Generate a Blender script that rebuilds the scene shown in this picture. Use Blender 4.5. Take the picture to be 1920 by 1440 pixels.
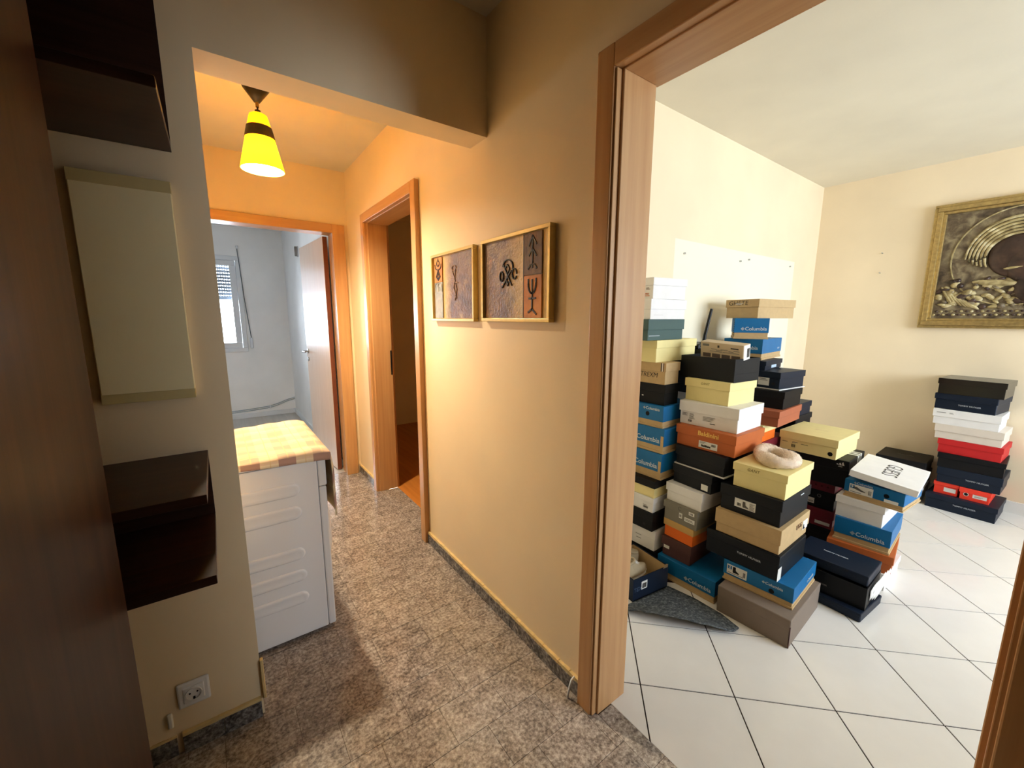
import bpy, bmesh, math, random
from mathutils import Matrix, Vector
random.seed(7)
S = bpy.context.scene
for o in list(bpy.data.objects): bpy.data.objects.remove(o)
COL = S.collection

# ------------------------------------------------------------------ camera
F_PX, YAW, PITCH, ROLL = 763.82, math.radians(36.075), math.radians(9.241), math.radians(0.158)
fw = Vector((math.sin(YAW)*math.cos(PITCH), math.cos(YAW)*math.cos(PITCH), -math.sin(PITCH)))
rt = Vector((math.cos(YAW), -math.sin(YAW), 0)); up = rt.cross(fw)
r2 = rt*math.cos(ROLL)+up*math.sin(ROLL); u2 = up*math.cos(ROLL)-rt*math.sin(ROLL)
cd = bpy.data.cameras.new('camera'); cam = bpy.data.objects.new('camera', cd); COL.objects.link(cam)
m = Matrix((r2, u2, -fw)).transposed().to_4x4(); m.translation = (0, 0, 1.372); cam.matrix_world = m
cd.sensor_fit = 'HORIZONTAL'; cd.sensor_width = 36; cd.lens = F_PX/1920*36; cd.clip_start = 0.02
S.camera = cam

# ------------------------------------------------------------------ daylight, exposure
w = bpy.data.worlds.new('daylight'); S.world = w; w.use_nodes = True
bg = w.node_tree.nodes['Background']; bg.inputs[0].default_value = (0.75, 0.865, 1.0, 1); bg.inputs[1].default_value = 20.0
S.view_settings.view_transform = 'Standard'; S.view_settings.look = 'None'
S.view_settings.gamma = 1; S.view_settings.use_curve_mapping = False
S.view_settings.exposure = 0.48
def portal(name, loc, rot, sx, sy):
    l = bpy.data.lights.new(name, 'AREA'); l.shape = 'RECTANGLE'; l.size = sx; l.size_y = sy; l.cycles.is_portal = True
    o = bpy.data.objects.new(name, l); COL.objects.link(o); o.location = loc; o.rotation_euler = rot
WIN_A = (2.05, 4.20, 0.85, 2.25)      # room window in the wall y = Y_MIN: x0, x1, z0, z1
Y_MIN = -2.40
WIN_B = (-1.15, 0.345, 0.93, 2.13)    # bedroom window in the wall y = Y_BED
Y_BED = 6.558
portal('daylight_room_window_offscreen', ((WIN_A[0]+WIN_A[1])/2, Y_MIN-0.16, (WIN_A[2]+WIN_A[3])/2), (math.radians(90), 0, 0), WIN_A[1]-WIN_A[0], WIN_A[3]-WIN_A[2])
portal('daylight_bedroom_window', ((WIN_B[0]+WIN_B[1])/2, Y_BED+0.16, (WIN_B[2]+WIN_B[3])/2), (math.radians(-90), 0, 0), WIN_B[1]-WIN_B[0], WIN_B[3]-WIN_B[2])

# ------------------------------------------------------------------ materials
MATS = {}
def lin(c):
    return tuple(((v/255+0.055)/1.055)**2.4 if v/255 > 0.04045 else v/255/12.92 for v in c)
def base(name, rough=0.6, spec=0.5):
    mt = bpy.data.materials.new(name); mt.use_nodes = True; nt = mt.node_tree
    b = nt.nodes['Principled BSDF']; b.inputs['Roughness'].default_value = rough
    b.inputs['Specular IOR Level'].default_value = spec
    MATS[name] = mt
    return mt, nt, b
def N(nt, t, **k):
    n = nt.nodes.new(t)
    for a, v in k.items(): setattr(n, a, v)
    return n
def ramp(nt, stops):
    r = N(nt, 'ShaderNodeValToRGB'); e = r.color_ramp.elements
    e[0].position, e[0].color = stops[0][0], (*stops[0][1], 1); e[1].position, e[1].color = stops[-1][0], (*stops[-1][1], 1)
    for p, c in stops[1:-1]:
        x = e.new(p); x.color = (*c, 1)
    return r
def mulc(c, f): return tuple(min(1, v*f) for v in c)
def plain(name, rgb, rough=0.6, var=0.06, scale=30, bump=0.0, spec=0.4, metal=0, coat=0):
    if name in MATS: return MATS[name]
    mt, nt, b = base(name, rough, spec); c = lin(rgb)
    tc = N(nt, 'ShaderNodeTexCoord'); no = N(nt, 'ShaderNodeTexNoise'); no.inputs['Scale'].default_value = scale; no.inputs['Detail'].default_value = 4
    nt.links.new(tc.outputs['Object'], no.inputs['Vector'])
    r = ramp(nt, [(0.25, mulc(c, 1-var)), (0.75, mulc(c, 1+var))])
    nt.links.new(no.outputs['Fac'], r.inputs[0]); nt.links.new(r.outputs[0], b.inputs['Base Color'])
    b.inputs['Metallic'].default_value = metal; b.inputs['Coat Weight'].default_value = coat
    if bump:
        bp = N(nt, 'ShaderNodeBump'); bp.inputs['Strength'].default_value = bump; bp.inputs['Distance'].default_value = 0.002
        nt.links.new(no.outputs['Fac'], bp.inputs['Height']); nt.links.new(bp.outputs[0], b.inputs['Normal'])
    return mt
def wood(name, c0, c1, axis='Z', rough=0.35, scale=1.0, coat=0.0):
    if name in MATS: return MATS[name]
    mt, nt, b = base(name, rough)
    ge = N(nt, 'ShaderNodeNewGeometry'); mp = N(nt, 'ShaderNodeMapping')
    sc = [38*scale]*3; sc['XYZ'.index(axis)] = 1.6*scale; mp.inputs['Scale'].default_value = sc
    no = N(nt, 'ShaderNodeTexNoise'); no.inputs['Scale'].default_value = 1.0; no.inputs['Detail'].default_value = 6; no.inputs['Roughness'].default_value = 0.6
    nt.links.new(ge.outputs['Position'], mp.inputs[0]); nt.links.new(mp.outputs[0], no.inputs['Vector'])
    r = ramp(nt, [(0.3, lin(c0)), (0.7, lin(c1))]); nt.links.new(no.outputs['Fac'], r.inputs[0])
    nt.links.new(r.outputs[0], b.inputs['Base Color']); b.inputs['Coat Weight'].default_value = coat
    bp = N(nt, 'ShaderNodeBump'); bp.inputs['Strength'].default_value = 0.05; nt.links.new(no.outputs['Fac'], bp.inputs['Height']); nt.links.new(bp.outputs[0], b.inputs['Normal'])
    return mt
def plaster(name, rgb, patch=None, rough=0.75):
    mt, nt, b = base(name, rough, 0.3); c = lin(rgb)
    ge = N(nt, 'ShaderNodeNewGeometry')
    n1 = N(nt, 'ShaderNodeTexNoise'); n1.inputs['Scale'].default_value = 2.2; n1.inputs['Detail'].default_value = 5
    n2 = N(nt, 'ShaderNodeTexNoise'); n2.inputs['Scale'].default_value = 60; n2.inputs['Detail'].default_value = 3
    for n in (n1, n2): nt.links.new(ge.outputs['Position'], n.inputs['Vector'])
    r = ramp(nt, [(0.3, mulc(c, 0.95)), (0.7, mulc(c, 1.04))]); nt.links.new(n1.outputs['Fac'], r.inputs[0])
    col = r.outputs[0]
    if patch:                                   # cleaner rectangle where a cabinet used to hang
        x0, x1, z0, z1, pc = patch
        sp = N(nt, 'ShaderNodeSeparateXYZ'); nt.links.new(ge.outputs['Position'], sp.inputs[0]); f = None
        for ax, op, v in ((0, 'GREATER_THAN', x0), (0, 'LESS_THAN', x1), (2, 'GREATER_THAN', z0), (2, 'LESS_THAN', z1)):
            q = N(nt, 'ShaderNodeMath', operation=op); q.inputs[1].default_value = v; nt.links.new(sp.outputs[ax], q.inputs[0])
            if f is None: f = q
            else:
                k = N(nt, 'ShaderNodeMath', operation='MULTIPLY'); nt.links.new(f.outputs[0], k.inputs[0]); nt.links.new(q.outputs[0], k.inputs[1]); f = k
        mx = N(nt, 'ShaderNodeMix', data_type='RGBA'); mx.inputs[7].default_value = (*lin(pc), 1)
        nt.links.new(f.outputs[0], mx.inputs[0]); nt.links.new(col, mx.inputs[6]); col = mx.outputs[2]
    nt.links.new(col, b.inputs['Base Color'])
    bp = N(nt, 'ShaderNodeBump'); bp.inputs['Strength'].default_value = 0.12; bp.inputs['Distance'].default_value = 0.003
    nt.links.new(n2.outputs['Fac'], bp.inputs['Height']); nt.links.new(bp.outputs[0], b.inputs['Normal'])
    return mt
def granite(name, stops, rough=0.22, scale=62):
    mt, nt, b = base(name, rough, 0.5)
    ge = N(nt, 'ShaderNodeNewGeometry'); n1 = N(nt, 'ShaderNodeTexNoise'); n1.inputs['Scale'].default_value = scale; n1.inputs['Detail'].default_value = 5; n1.inputs['Roughness'].default_value = 0.75
    n2 = N(nt, 'ShaderNodeTexNoise'); n2.inputs['Scale'].default_value = scale*0.25; n2.inputs['Detail'].default_value = 2
    for n in (n1, n2): nt.links.new(ge.outputs['Position'], n.inputs['Vector'])
    ad = N(nt, 'ShaderNodeMath', operation='MULTIPLY_ADD'); ad.inputs[1].default_value = 0.35; nt.links.new(n2.outputs['Fac'], ad.inputs[0]); 
    sb = N(nt, 'ShaderNodeMath', operation='SUBTRACT'); sb.inputs[1].default_value = 0.175; nt.links.new(n1.outputs['Fac'], sb.inputs[0]); nt.links.new(sb.outputs[0], ad.inputs[2])
    oi = N(nt, 'ShaderNodeObjectInfo'); rv = N(nt, 'ShaderNodeMath', operation='MULTIPLY_ADD'); rv.inputs[1].default_value = 0.05; nt.links.new(oi.outputs['Random'], rv.inputs[0]); nt.links.new(ad.outputs[0], rv.inputs[2])
    r = ramp(nt, stops); nt.links.new(rv.outputs[0], r.inputs[0]); nt.links.new(r.outputs[0], b.inputs['Base Color'])
    bp = N(nt, 'ShaderNodeBump'); bp.inputs['Strength'].default_value = 0.02; nt.links.new(n1.outputs['Fac'], bp.inputs['Height']); nt.links.new(bp.outputs[0], b.inputs['Normal'])
    return mt
def emit(name, rgb, strength):
    mt = bpy.data.materials.new(name); mt.use_nodes = True; nt = mt.node_tree; nt.nodes.clear()
    e = N(nt, 'ShaderNodeEmission'); e.inputs[0].default_value = (*lin(rgb), 1); e.inputs[1].default_value = strength
    o = N(nt, 'ShaderNodeOutputMaterial'); nt.links.new(e.outputs[0], o.inputs[0]); MATS[name] = mt
    return mt
def pane(name):
    mt = bpy.data.materials.new(name); mt.use_nodes = True; nt = mt.node_tree; nt.nodes.clear()
    t = N(nt, 'ShaderNodeBsdfTransparent'); g = N(nt, 'ShaderNodeBsdfGlossy'); g.inputs['Roughness'].default_value = 0.02
    fr = N(nt, 'ShaderNodeFresnel'); fr.inputs[0].default_value = 1.45; mx = N(nt, 'ShaderNodeMixShader'); o = N(nt, 'ShaderNodeOutputMaterial')
    nt.links.new(fr.outputs[0], mx.inputs[0]); nt.links.new(t.outputs[0], mx.inputs[1]); nt.links.new(g.outputs[0], mx.inputs[2]); nt.links.new(mx.outputs[0], o.inputs[0]); MATS[name] = mt
    return mt

M_WALL = plaster('cream_wall_paint', (245, 223, 184), None, 0.5)
M_WALLROOM = plaster('room_wall_paint', (242, 223, 190))
M_WALLPATCH = plaster('room_wall_paint_patch', (242, 223, 190), (2.29, 4.05, 0.9, 1.845, (248, 238, 212)))
M_CEIL = plaster('ceiling_paint', (230, 222, 202))
M_WHITEWALL = plaster('bedroom_wall_paint', (246, 246, 245))
M_DARKWALL = plaster('dark_room_wall', (240, 224, 190))
M_GRAN = granite('granite_tile', [(0.30, lin((74, 65, 61))), (0.40, lin((114, 103, 96))), (0.50, lin((148, 136, 127))), (0.62, lin((184, 173, 163))), (0.74, lin((212, 203, 194)))], 0.13, 84)
M_GRANB = granite('granite_skirting', [(0.32, lin((46, 44, 44))), (0.45, lin((84, 81, 80))), (0.58, lin((128, 125, 123))), (0.7, lin((170, 167, 164)))], 0.25, 80)
M_GROUT = plain('granite_grout', (96, 80, 66), 0.9)
M_TGROUT = plain('dark_tile_grout', (52, 38, 34), 0.9)
M_TILE = plain('white_floor_tile', (240, 235, 228), 0.13, 0.025, 9, 0.0, 0.5)
M_BEECH = wood('beech_veneer_vertical', (194, 142, 90), (211, 163, 110), 'Z', 0.33)
M_BEECHY = wood('beech_veneer_along_y', (194, 142, 90), (211, 163, 110), 'Y', 0.33)
M_BEECHX = wood('beech_veneer_along_x', (194, 142, 90), (211, 163, 110), 'X', 0.33)
M_WENGE = wood('dark_wenge_veneer', (38, 23, 17), (66, 41, 31), 'Z', 0.42)
M_WENGE.node_tree.nodes['Principled BSDF'].inputs['Specular IOR Level'].default_value = 0.2
M_WENGEX = wood('dark_wenge_veneer_shelf', (36, 22, 17), (62, 38, 28), 'X', 0.36)
M_WENGEX.node_tree.nodes['Principled BSDF'].inputs['Specular IOR Level'].default_value = 0.2
M_LEAF = wood('pale_beech_door', (214, 190, 172), (226, 206, 190), 'Z', 0.3)
M_PARQ = wood('orange_parquet', (186, 112, 44), (216, 142, 66), 'Y', 0.4, 0.6)
M_LAMI = wood('pale_laminate', (176, 172, 166), (196, 192, 186), 'Y', 0.3, 0.6)
M_WHITE = plain('white_enamel', (236, 236, 236), 0.3, 0.01, 8, 0, 0.5)
M_PVC = plain('white_pvc', (226, 230, 234), 0.35, 0.01)
M_STEEL = plain('brushed_steel', (178, 180, 184), 0.3, 0.05, 60, 0, 0.5, 1.0)
M_BLACKP = plain('black_plastic', (18, 18, 20), 0.4, 0.1)
M_GOLD = plain('gold_frame', (222, 196, 124), 0.32, 0.08, 40, 0.05, 0.6, 0.25)
M_CREAMP = plain('cream_panel', (255, 241, 196), 0.6, 0.02, 12, 0.05)
M_CREAMS = plain('cream_panel_strip', (214, 196, 140), 0.6, 0.03, 12)
M_PLAST = plain('rough_plaster_edge', (226, 200, 142), 0.9, 0.12, 30, 0.5)
M_GLASS = pane('window_glass')
M_GREYP = plain('grey_shutter', (112, 122, 134), 0.5, 0.03)
M_PAPER = plain('white_paper', (236, 234, 228), 0.7, 0.02)
M_LABEL = plain('white_label', (232, 230, 222), 0.55, 0.02)
M_INK = plain('dark_ink', (38, 34, 32), 0.6, 0.1)
M_INKG = plain('grey_ink', (128, 124, 118), 0.6, 0.1)
M_SILV = plain('silver_print', (206, 212, 218), 0.4, 0.02)
M_GOLDINK = plain('gold_print', (240, 194, 96), 0.4, 0.03)
M_COLBLUE = plain('blue_box_print', (8, 104, 160), 0.5, 0.05, 14)
M_KRAFT = plain('kraft_card', (194, 164, 118), 0.75, 0.06, 40, 0.05)

# ------------------------------------------------------------------ geometry helpers
def newmesh(name, bm):
    me = bpy.data.meshes.new(name); bm.normal_update(); bm.to_mesh(me); bm.free(); return me
def link(name, me, mt=None, parent=None):
    o = bpy.data.objects.new(name, me); COL.objects.link(o)
    if mt and me and not me.materials: me.materials.append(mt)
    if parent: o.parent = parent
    return o
def addbox(bm, x0, x1, y0, y1, z0, z1, bev=0, seg=1):
    vs = [bm.verts.new(p) for p in ((x0,y0,z0),(x1,y0,z0),(x1,y1,z0),(x0,y1,z0),(x0,y0,z1),(x1,y0,z1),(x1,y1,z1),(x0,y1,z1))]
    fs = [bm.faces.new([vs[i] for i in f]) for f in ((0,3,2,1),(4,5,6,7),(0,1,5,4),(1,2,6,5),(2,3,7,6),(3,0,4,7))]
    if bev:
        es = set(e for f in fs for e in f.edges)
        bmesh.ops.bevel(bm, geom=list(es), offset=bev, segments=seg, affect='EDGES', profile=0.5)
    return vs
def box(name, x0, x1, y0, y1, z0, z1, mt, parent=None, bev=0, seg=1):
    bm = bmesh.new(); addbox(bm, min(x0,x1), max(x0,x1), min(y0,y1), max(y0,y1), min(z0,z1), max(z0,z1), bev, seg)
    return link(name, newmesh(name, bm), mt, parent)
def boxes(name, lst, mt, parent=None, bev=0):
    bm = bmesh.new()
    for b in lst: addbox(bm, *b, bev)
    return link(name, newmesh(name, bm), mt, parent)
def smooth(o, ang=40):
    me = o.data
    for p in me.polygons: p.use_smooth = True
    try: me.set_sharp_from_angle(angle=math.radians(ang))
    except Exception: pass
    return o
def lathe(name, prof, mt, parent=None, n=32, loc=(0,0,0), close=False):
    bm = bmesh.new(); rings = []
    for r, z in prof:
        rings.append([bm.verts.new((loc[0]+r*math.cos(2*math.pi*i/n), loc[1]+r*math.sin(2*math.pi*i/n), loc[2]+z)) for i in range(n)])
    for a, b in zip(rings, rings[1:]):
        for i in range(n): bm.faces.new((a[i], a[(i+1)%n], b[(i+1)%n], b[i]))
    if close:
        bm.faces.new(rings[0][::-1]); bm.faces.new(rings[-1])
    bmesh.ops.recalc_face_normals(bm, faces=bm.faces)
    return smooth(link(name, newmesh(name, bm), mt, parent))
def tube(name, pts, r, mt, parent=None, n=8):
    bm = bmesh.new(); rings = []; P = [Vector(p) for p in pts]
    for i, p in enumerate(P):
        d = (P[min(i+1, len(P)-1)]-P[max(i-1, 0)]).normalized()
        a = d.cross(Vector((0,0,1)));
        if a.length < 1e-3: a = d.cross(Vector((1,0,0)))
        a.normalize(); b = d.cross(a); rr = r[i] if isinstance(r, (list, tuple)) else r
        rings.append([bm.verts.new(p+rr*(a*math.cos(2*math.pi*k/n)+b*math.sin(2*math.pi*k/n))) for k in range(n)])
    for a, b in zip(rings, rings[1:]):
        for k in range(n): bm.faces.new((a[k], a[(k+1)%n], b[(k+1)%n], b[k]))
    bm.faces.new(rings[0][::-1]); bm.faces.new(rings[-1]); bmesh.ops.recalc_face_normals(bm, faces=bm.faces)
    return smooth(link(name, newmesh(name, bm), mt, parent), 60)
def thing(name, label, cat, loc=(0,0,0), rz=0, group=None):
    o = bpy.data.objects.new(name, None); COL.objects.link(o); o.empty_display_size = 0.1
    o.location = loc; o.rotation_euler = (0, 0, rz); tag(o, label, cat, group)
    return o
def tag(o, label, cat, group=None):
    o['label'] = label; o['category'] = cat
    if group: o['group'] = group
    return o
def struct(o, label=None):
    o['kind'] = 'structure'
    if label: o['label'] = label
    return o
def textmesh(s, size, ext=0.0004, shear=0.0, bold=0.0, sx=1.0):
    cu = bpy.data.curves.new('print', 'FONT'); cu.body = s; cu.size = size; cu.extrude = ext; cu.align_x = 'CENTER'; cu.align_y = 'CENTER'
    cu.shear = shear; cu.offset = bold; cu.resolution_u = 3
    ob = bpy.data.objects.new('print', cu); me = bpy.data.meshes.new_from_object(ob)
    bpy.data.objects.remove(ob); bpy.data.curves.remove(cu)
    if sx != 1:
        for v in me.vertices: v.co.x *= sx
    return me
def stroke(bm, pts, wd, y=0.0, t=0.002):                  # flat brush stroke in the local XZ plane, facing -y
    for (xa, za), (xb, zb) in zip(pts, pts[1:]):
        d = Vector((xb-xa, zb-za)); L = d.length
        if L < 1e-6: continue
        d /= L; n = Vector((-d.y, d.x))*wd/2; e = d*wd*0.3
        q = [Vector((xa, za))-e+n, Vector((xb, zb))+e+n, Vector((xb, zb))+e-n, Vector((xa, za))-e-n]
        f = [bm.verts.new((p.x, y-t, p.y)) for p in q]; g = [bm.verts.new((p.x, y, p.y)) for p in q]
        bm.faces.new(f[::-1]); bm.faces.new(g)
        for i in range(4): bm.faces.new((f[i], f[(i+1)%4], g[(i+1)%4], g[i]))
def strokes(name, lines, wd, mt, parent, y, t=0.002):
    bm = bmesh.new()
    for l in lines: stroke(bm, l, wd, y, t)
    bmesh.ops.recalc_face_normals(bm, faces=bm.faces)
    return link(name, newmesh(name, bm), mt, parent)
def arc(cx, cz, rx, rz, a0, a1, n=14):
    return [(cx+rx*math.cos(math.radians(a0+(a1-a0)*i/n)), cz+rz*math.sin(math.radians(a0+(a1-a0)*i/n))) for i in range(n+1)]

# ------------------------------------------------------------------ the setting: shell
XW, XR, XB, YL, YF, ZC = 0.967, 1.106, 4.515, 1.485, 3.63, 2.52
struct(boxes('wall_hall_right', [(XW,XR,-1.0,-0.03,0,ZC),(XW,XR,-0.03,0.845,2.07,ZC),(XW,XR,0.845,2.222,0,ZC),(XW,XR,2.222,3.142,2.072,ZC),(XW,XR,3.142,YF+0.14,0,ZC)], M_WALL), 'cream painted wall between the corridor and the rooms')
struct(boxes('wall_corridor_end', [(-0.42,0.005,YF,YF+0.14,0,ZC),(0.005,0.875,YF,YF+0.14,2.07,ZC),(0.875,XW,YF,YF+0.14,0,ZC)], M_WALL), 'yellow lit wall at the end of the corridor')
struct(boxes('wall_pier', [(-0.96,0.024,1.503,1.638,0,ZC),(0.024,XW,1.503,1.638,2.09,ZC)], M_WALL), 'cream wall pier with a beam spanning the corridor')
struct(box('wall_corridor_left', -0.42, -0.28, 1.638, YF, 0, ZC, M_WALL))
struct(box('wall_hall_left', -0.96, -0.84, -1.0, 1.503, 0, ZC, M_WALL))
struct(boxes('wall_hall_back', [(-0.96,-0.50,-1.12,-1.0,0,ZC),(0.40,XR,-1.12,-1.0,0,ZC),(-0.50,0.40,-1.12,-1.0,2.05,ZC)], M_WALL))
ed = bpy.data.objects.new('door_5', None); COL.objects.link(ed); struct(ed, 'plain dark entrance door')
box('door_leaf', -0.50, 0.40, -1.09, -1.04, 0.0, 2.05, M_WENGE, ed)

struct(boxes('ceiling', [(-0.96,XR,-1.12,YF+0.14,ZC,ZC+0.12)], M_CEIL))
struct(box('ceiling_room', XR, XB+0.12, Y_MIN-0.14, YL+0.12, ZC, ZC+0.12, M_CEIL))
struct(box('wall_room_left', XR, XB+0.12, YL, YL+0.12, 0, ZC, M_WALLPATCH), 'cream room wall with a paler rectangle')
struct(box('wall_room_back', XB, XB+0.12, Y_MIN-0.14, YL, 0, ZC, M_WALLROOM))
struct(boxes('wall_room_window', [(0.98,WIN_A[0],Y_MIN-0.14,Y_MIN,0,ZC),(WIN_A[1],XB,Y_MIN-0.14,Y_MIN,0,ZC),(WIN_A[0],WIN_A[1],Y_MIN-0.14,Y_MIN,0,WIN_A[2]),(WIN_A[0],WIN_A[1],Y_MIN-0.14,Y_MIN,WIN_A[3],ZC)], M_WALLROOM))
struct(box('wall_room_front', 0.98, XR, Y_MIN, -1.12, 0, ZC, M_WALLROOM))
# bedroom shell
BX0, BX1, BY0 = -2.4, 0.875, YF+0.14
struct(boxes('wall_bedroom_window', [(BX0,WIN_B[0],Y_BED,Y_BED+0.14,0,ZC),(WIN_B[1],BX1+0.12,Y_BED,Y_BED+0.14,0,ZC),(WIN_B[0],WIN_B[1],Y_BED,Y_BED+0.14,0,WIN_B[2]),(WIN_B[0],WIN_B[1],Y_BED,Y_BED+0.14,WIN_B[3],ZC)], M_WHITEWALL))
struct(box('wall_bedroom_right', BX1, BX1+0.12, BY0, Y_BED, 0, ZC, M_WHITEWALL))
struct(box('wall_bedroom_left', BX0-0.12, BX0, BY0-0.14, Y_BED+0.14, 0, ZC, M_WHITEWALL))
struct(box('wall_bedroom_front', BX0, -0.42, BY0-0.14, BY0, 0, ZC, M_WHITEWALL))
struct(box('ceiling_bedroom', BX0-0.12, BX1+0.12, BY0, Y_BED+0.14, ZC, ZC+0.12, M_WHITEWALL))
struct(box('floor_bedroom', BX0-0.12, BX1+0.12, YF+0.07, Y_BED+0.14, -0.1, 0, M_LAMI))
# dark room behind the second door
struct(boxes('wall_dark_room', [(XR,3.4,5.0,5.12,0,ZC),(3.4,3.52,YL+0.12,5.12,0,ZC),(0.995,XR,YF+0.14,5.0,0,ZC)], M_DARKWALL))
struct(box('ceiling_dark_room', XR, 3.52, YL+0.12, 5.12, ZC, ZC+0.12, M_DARKWALL))
struct(box('floor_dark_room', XR, 3.52, YL+0.12, 5.12, -0.1, 0, M_PARQ))

# granite hall floor: every tile its own piece
fl = struct(boxes('floor', [(-0.96,1.036,-1.12,YF+0.07,-0.1,-0.0015)], M_GROUT), 'polished brown speckled granite tile floor')
TX, TY = 0.205, 0.153
full = {}
def tile(parent, x0, x1, y0, y1, mt, name='tile', z=0.0, g=0.0008):
    key = (round(x1-x0, 4), round(y1-y0, 4), mt.name)
    if key not in full:
        bm = bmesh.new(); a, b = (x1-x0)/2-g, (y1-y0)/2-g; addbox(bm, -a, a, -b, b, -0.008, 0)
        full[key] = newmesh(name, bm); full[key].materials.append(mt)
    o = link(name, full[key], None, parent); o.location = ((x0+x1)/2, (y0+y1)/2, z)
    return o
for k in range(-15, 16):
    ya, yb = 1.31+TY*k, 1.31+TY*(k+1); ya, yb = max(ya, -1.0), min(yb, YF+0.07)
    if yb-ya < 0.01: continue
    ph = 0.114 if k % 2 == 0 else 0.018
    xl = -0.84 if yb < 1.51 else (-0.28)
    i = math.floor((xl-ph)/TX)
    while True:
        xa, xb = max(ph+TX*i, xl), min(ph+TX*(i+1), XW)
        i += 1
        if xa >= XW-0.004: break
        if xb-xa < 0.004: continue
        if ya > YF-0.02 and (xa < 0.0 or xb > 0.9): continue
        tile(fl, xa, xb, ya, yb, M_GRAN)
for a, b in ((0.007, 0.30), (0.30, 0.59), (0.59, 0.808)): tile(fl, XW, 1.036, a, b, M_GRAN, 'threshold_tile')
for a, b in ((2.262, 2.52), (2.52, 2.885), (2.885, 3.10)): tile(fl, XW, XR, a, b, M_GRAN, 'threshold_tile')
# white diagonal tiles in the room
fr = struct(box('floor_room', 1.036, XB+0.12, Y_MIN-0.14, YL+0.12, -0.1, -0.0025, M_TGROUT), 'white square floor tiles laid diagonally with dark joints')
def clip(poly, ax, lim, keep_lo):
    out = []
    for p, q in zip(poly, poly[1:]+poly[:1]):
        ip = (p[ax] <= lim) if keep_lo else (p[ax] >= lim); iq = (q[ax] <= lim) if keep_lo else (q[ax] >= lim)
        if ip: out.append(p)
        if ip != iq:
            t = (lim-p[ax])/(q[ax]-p[ax]); out.append((p[0]+t*(q[0]-p[0]), p[1]+t*(q[1]-p[1])))
    return out
D0, DP, E0, EP, s2 = 1.403, 0.3265, 0.276, 0.3345, math.sqrt(0.5)
g = 0.0025
for i in range(-9, 12):
    for j in range(-5, 19):
        d0, d1, e0, e1 = D0+DP*i+g, D0+DP*(i+1)-g, E0+EP*j+g, E0+EP*(j+1)-g
        poly = [((d+e)*s2, (d-e)*s2) for d, e in ((d0,e0),(d1,e0),(d1,e1),(d0,e1))]
        poly = poly[::-1]
        for ax, lim, lo in ((1, YL, True), (1, Y_MIN, False), (0, XB, True), (0, 1.0365, False)):
            if poly: poly = clip(poly, ax, lim, lo)
        if len(poly) < 3: continue
        # keep only what lies in the room or in the doorway
        if max(p[0] for p in poly) <= XR+0.001 and (max(p[1] for p in poly) < 0.0 or min(p[1] for p in poly) > 0.82): continue
        if min(p[0] for p in poly) < XR:
            ym = sum(p[1] for p in poly)/len(poly)
            if not (0.0 < ym < 0.82):
                poly = clip(poly, 0, XR, False)
                if len(poly) < 3: continue
            else:
                poly = clip(clip(poly, 1, 0.81, True), 1, 0.005, False) if min(p[0] for p in poly) < XR and max(p[0] for p in poly) < XR+0.05 else poly
                if len(poly) < 3: continue
        ar = 0.5*abs(sum(p[0]*q[1]-q[0]*p[1] for p, q in zip(poly, poly[1:]+poly[:1])))
        if ar < 1e-4: continue
        cx, cy = sum(p[0] for p in poly)/len(poly), sum(p[1] for p in poly)/len(poly)
        isfull = abs(ar-(d1-d0)*(e1-e0)) < 1e-5
        if isfull and 'T' in full: me = full['T']
        else:
            bm = bmesh.new(); t = [bm.verts.new((p[0]-cx, p[1]-cy, 0)) for p in poly]; b = [bm.verts.new((p[0]-cx, p[1]-cy, -0.008)) for p in poly]
            bm.faces.new(t); bm.faces.new(b[::-1]); n = len(t)
            for k in range(n): bm.faces.new((t[k], b[k], b[(k+1)%n], t[(k+1)%n]))
            bmesh.ops.recalc_face_normals(bm, faces=bm.faces)
            me = newmesh('tile', bm); me.materials.append(M_TILE)
            if isfull: full['T'] = me
        o = link('tile', me, None, fr); o.location = (cx, cy, 0)

# skirting
def skirting(name, axis, c0, c1, p0, p1, h, mt, step, cap=None):
    par = bpy.data.objects.new(name, None); COL.objects.link(par); par['kind'] = 'structure'
    n = max(1, round((c1-c0)/step)); 
    for i in range(n):
        a, b = c0+(c1-c0)*i/n+0.0007, c0+(c1-c0)*(i+1)/n-0.0007
        if axis == 'Y': box('skirting_tile', p0, p1, a, b, 0, h, mt, par, 0.001)
        else: box('skirting_tile', a, b, p0, p1, 0, h, mt, par, 0.001)
    if cap:
        bm = bmesh.new()
        k = int((c1-c0)/0.03)
        for i in range(k):
            a, b = c0+(c1-c0)*i/k, c0+(c1-c0)*(i+1)/k; d = random.uniform(-0.0015, 0.0015)
            if axis == 'Y': addbox(bm, min(p0,p1)+0.001+abs(d), max(p0,p1), a, b, h, h+cap+d)
            else: addbox(bm, a, b, min(p0,p1)+0.001+abs(d), max(p0,p1), h, h+cap+d)
        link('plaster_edge', newmesh('plaster_edge', bm), M_PLAST, par)
    return par
skirting('baseboard_hall_right', 'Y', 0.886, 2.189, 0.953, XW, 0.058, M_GRANB, 0.41, 0.014)
skirting('baseboard_corridor_right', 'Y', 3.178, YF-0.004, 0.953, XW, 0.058, M_GRANB, 0.22, 0.014)
skirting('baseboard_pier', 'X', -0.196, 0.018, 1.489, 1.503, 0.062, M_GRANB, 0.14, 0.010)
skirting('baseboard_pier_left', 'X', -0.84, -0.21, 1.497, 1.503, 0.062, M_GRANB, 0.2, 0.008)
skirting('baseboard_room_back', 'Y', Y_MIN, YL-0.012, XB-0.010, XB, 0.085, M_TILE, 0.33)
skirting('baseboard_room_left', 'X', XR, XB-0.012, YL-0.010, YL, 0.085, M_TILE, 0.33)
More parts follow.
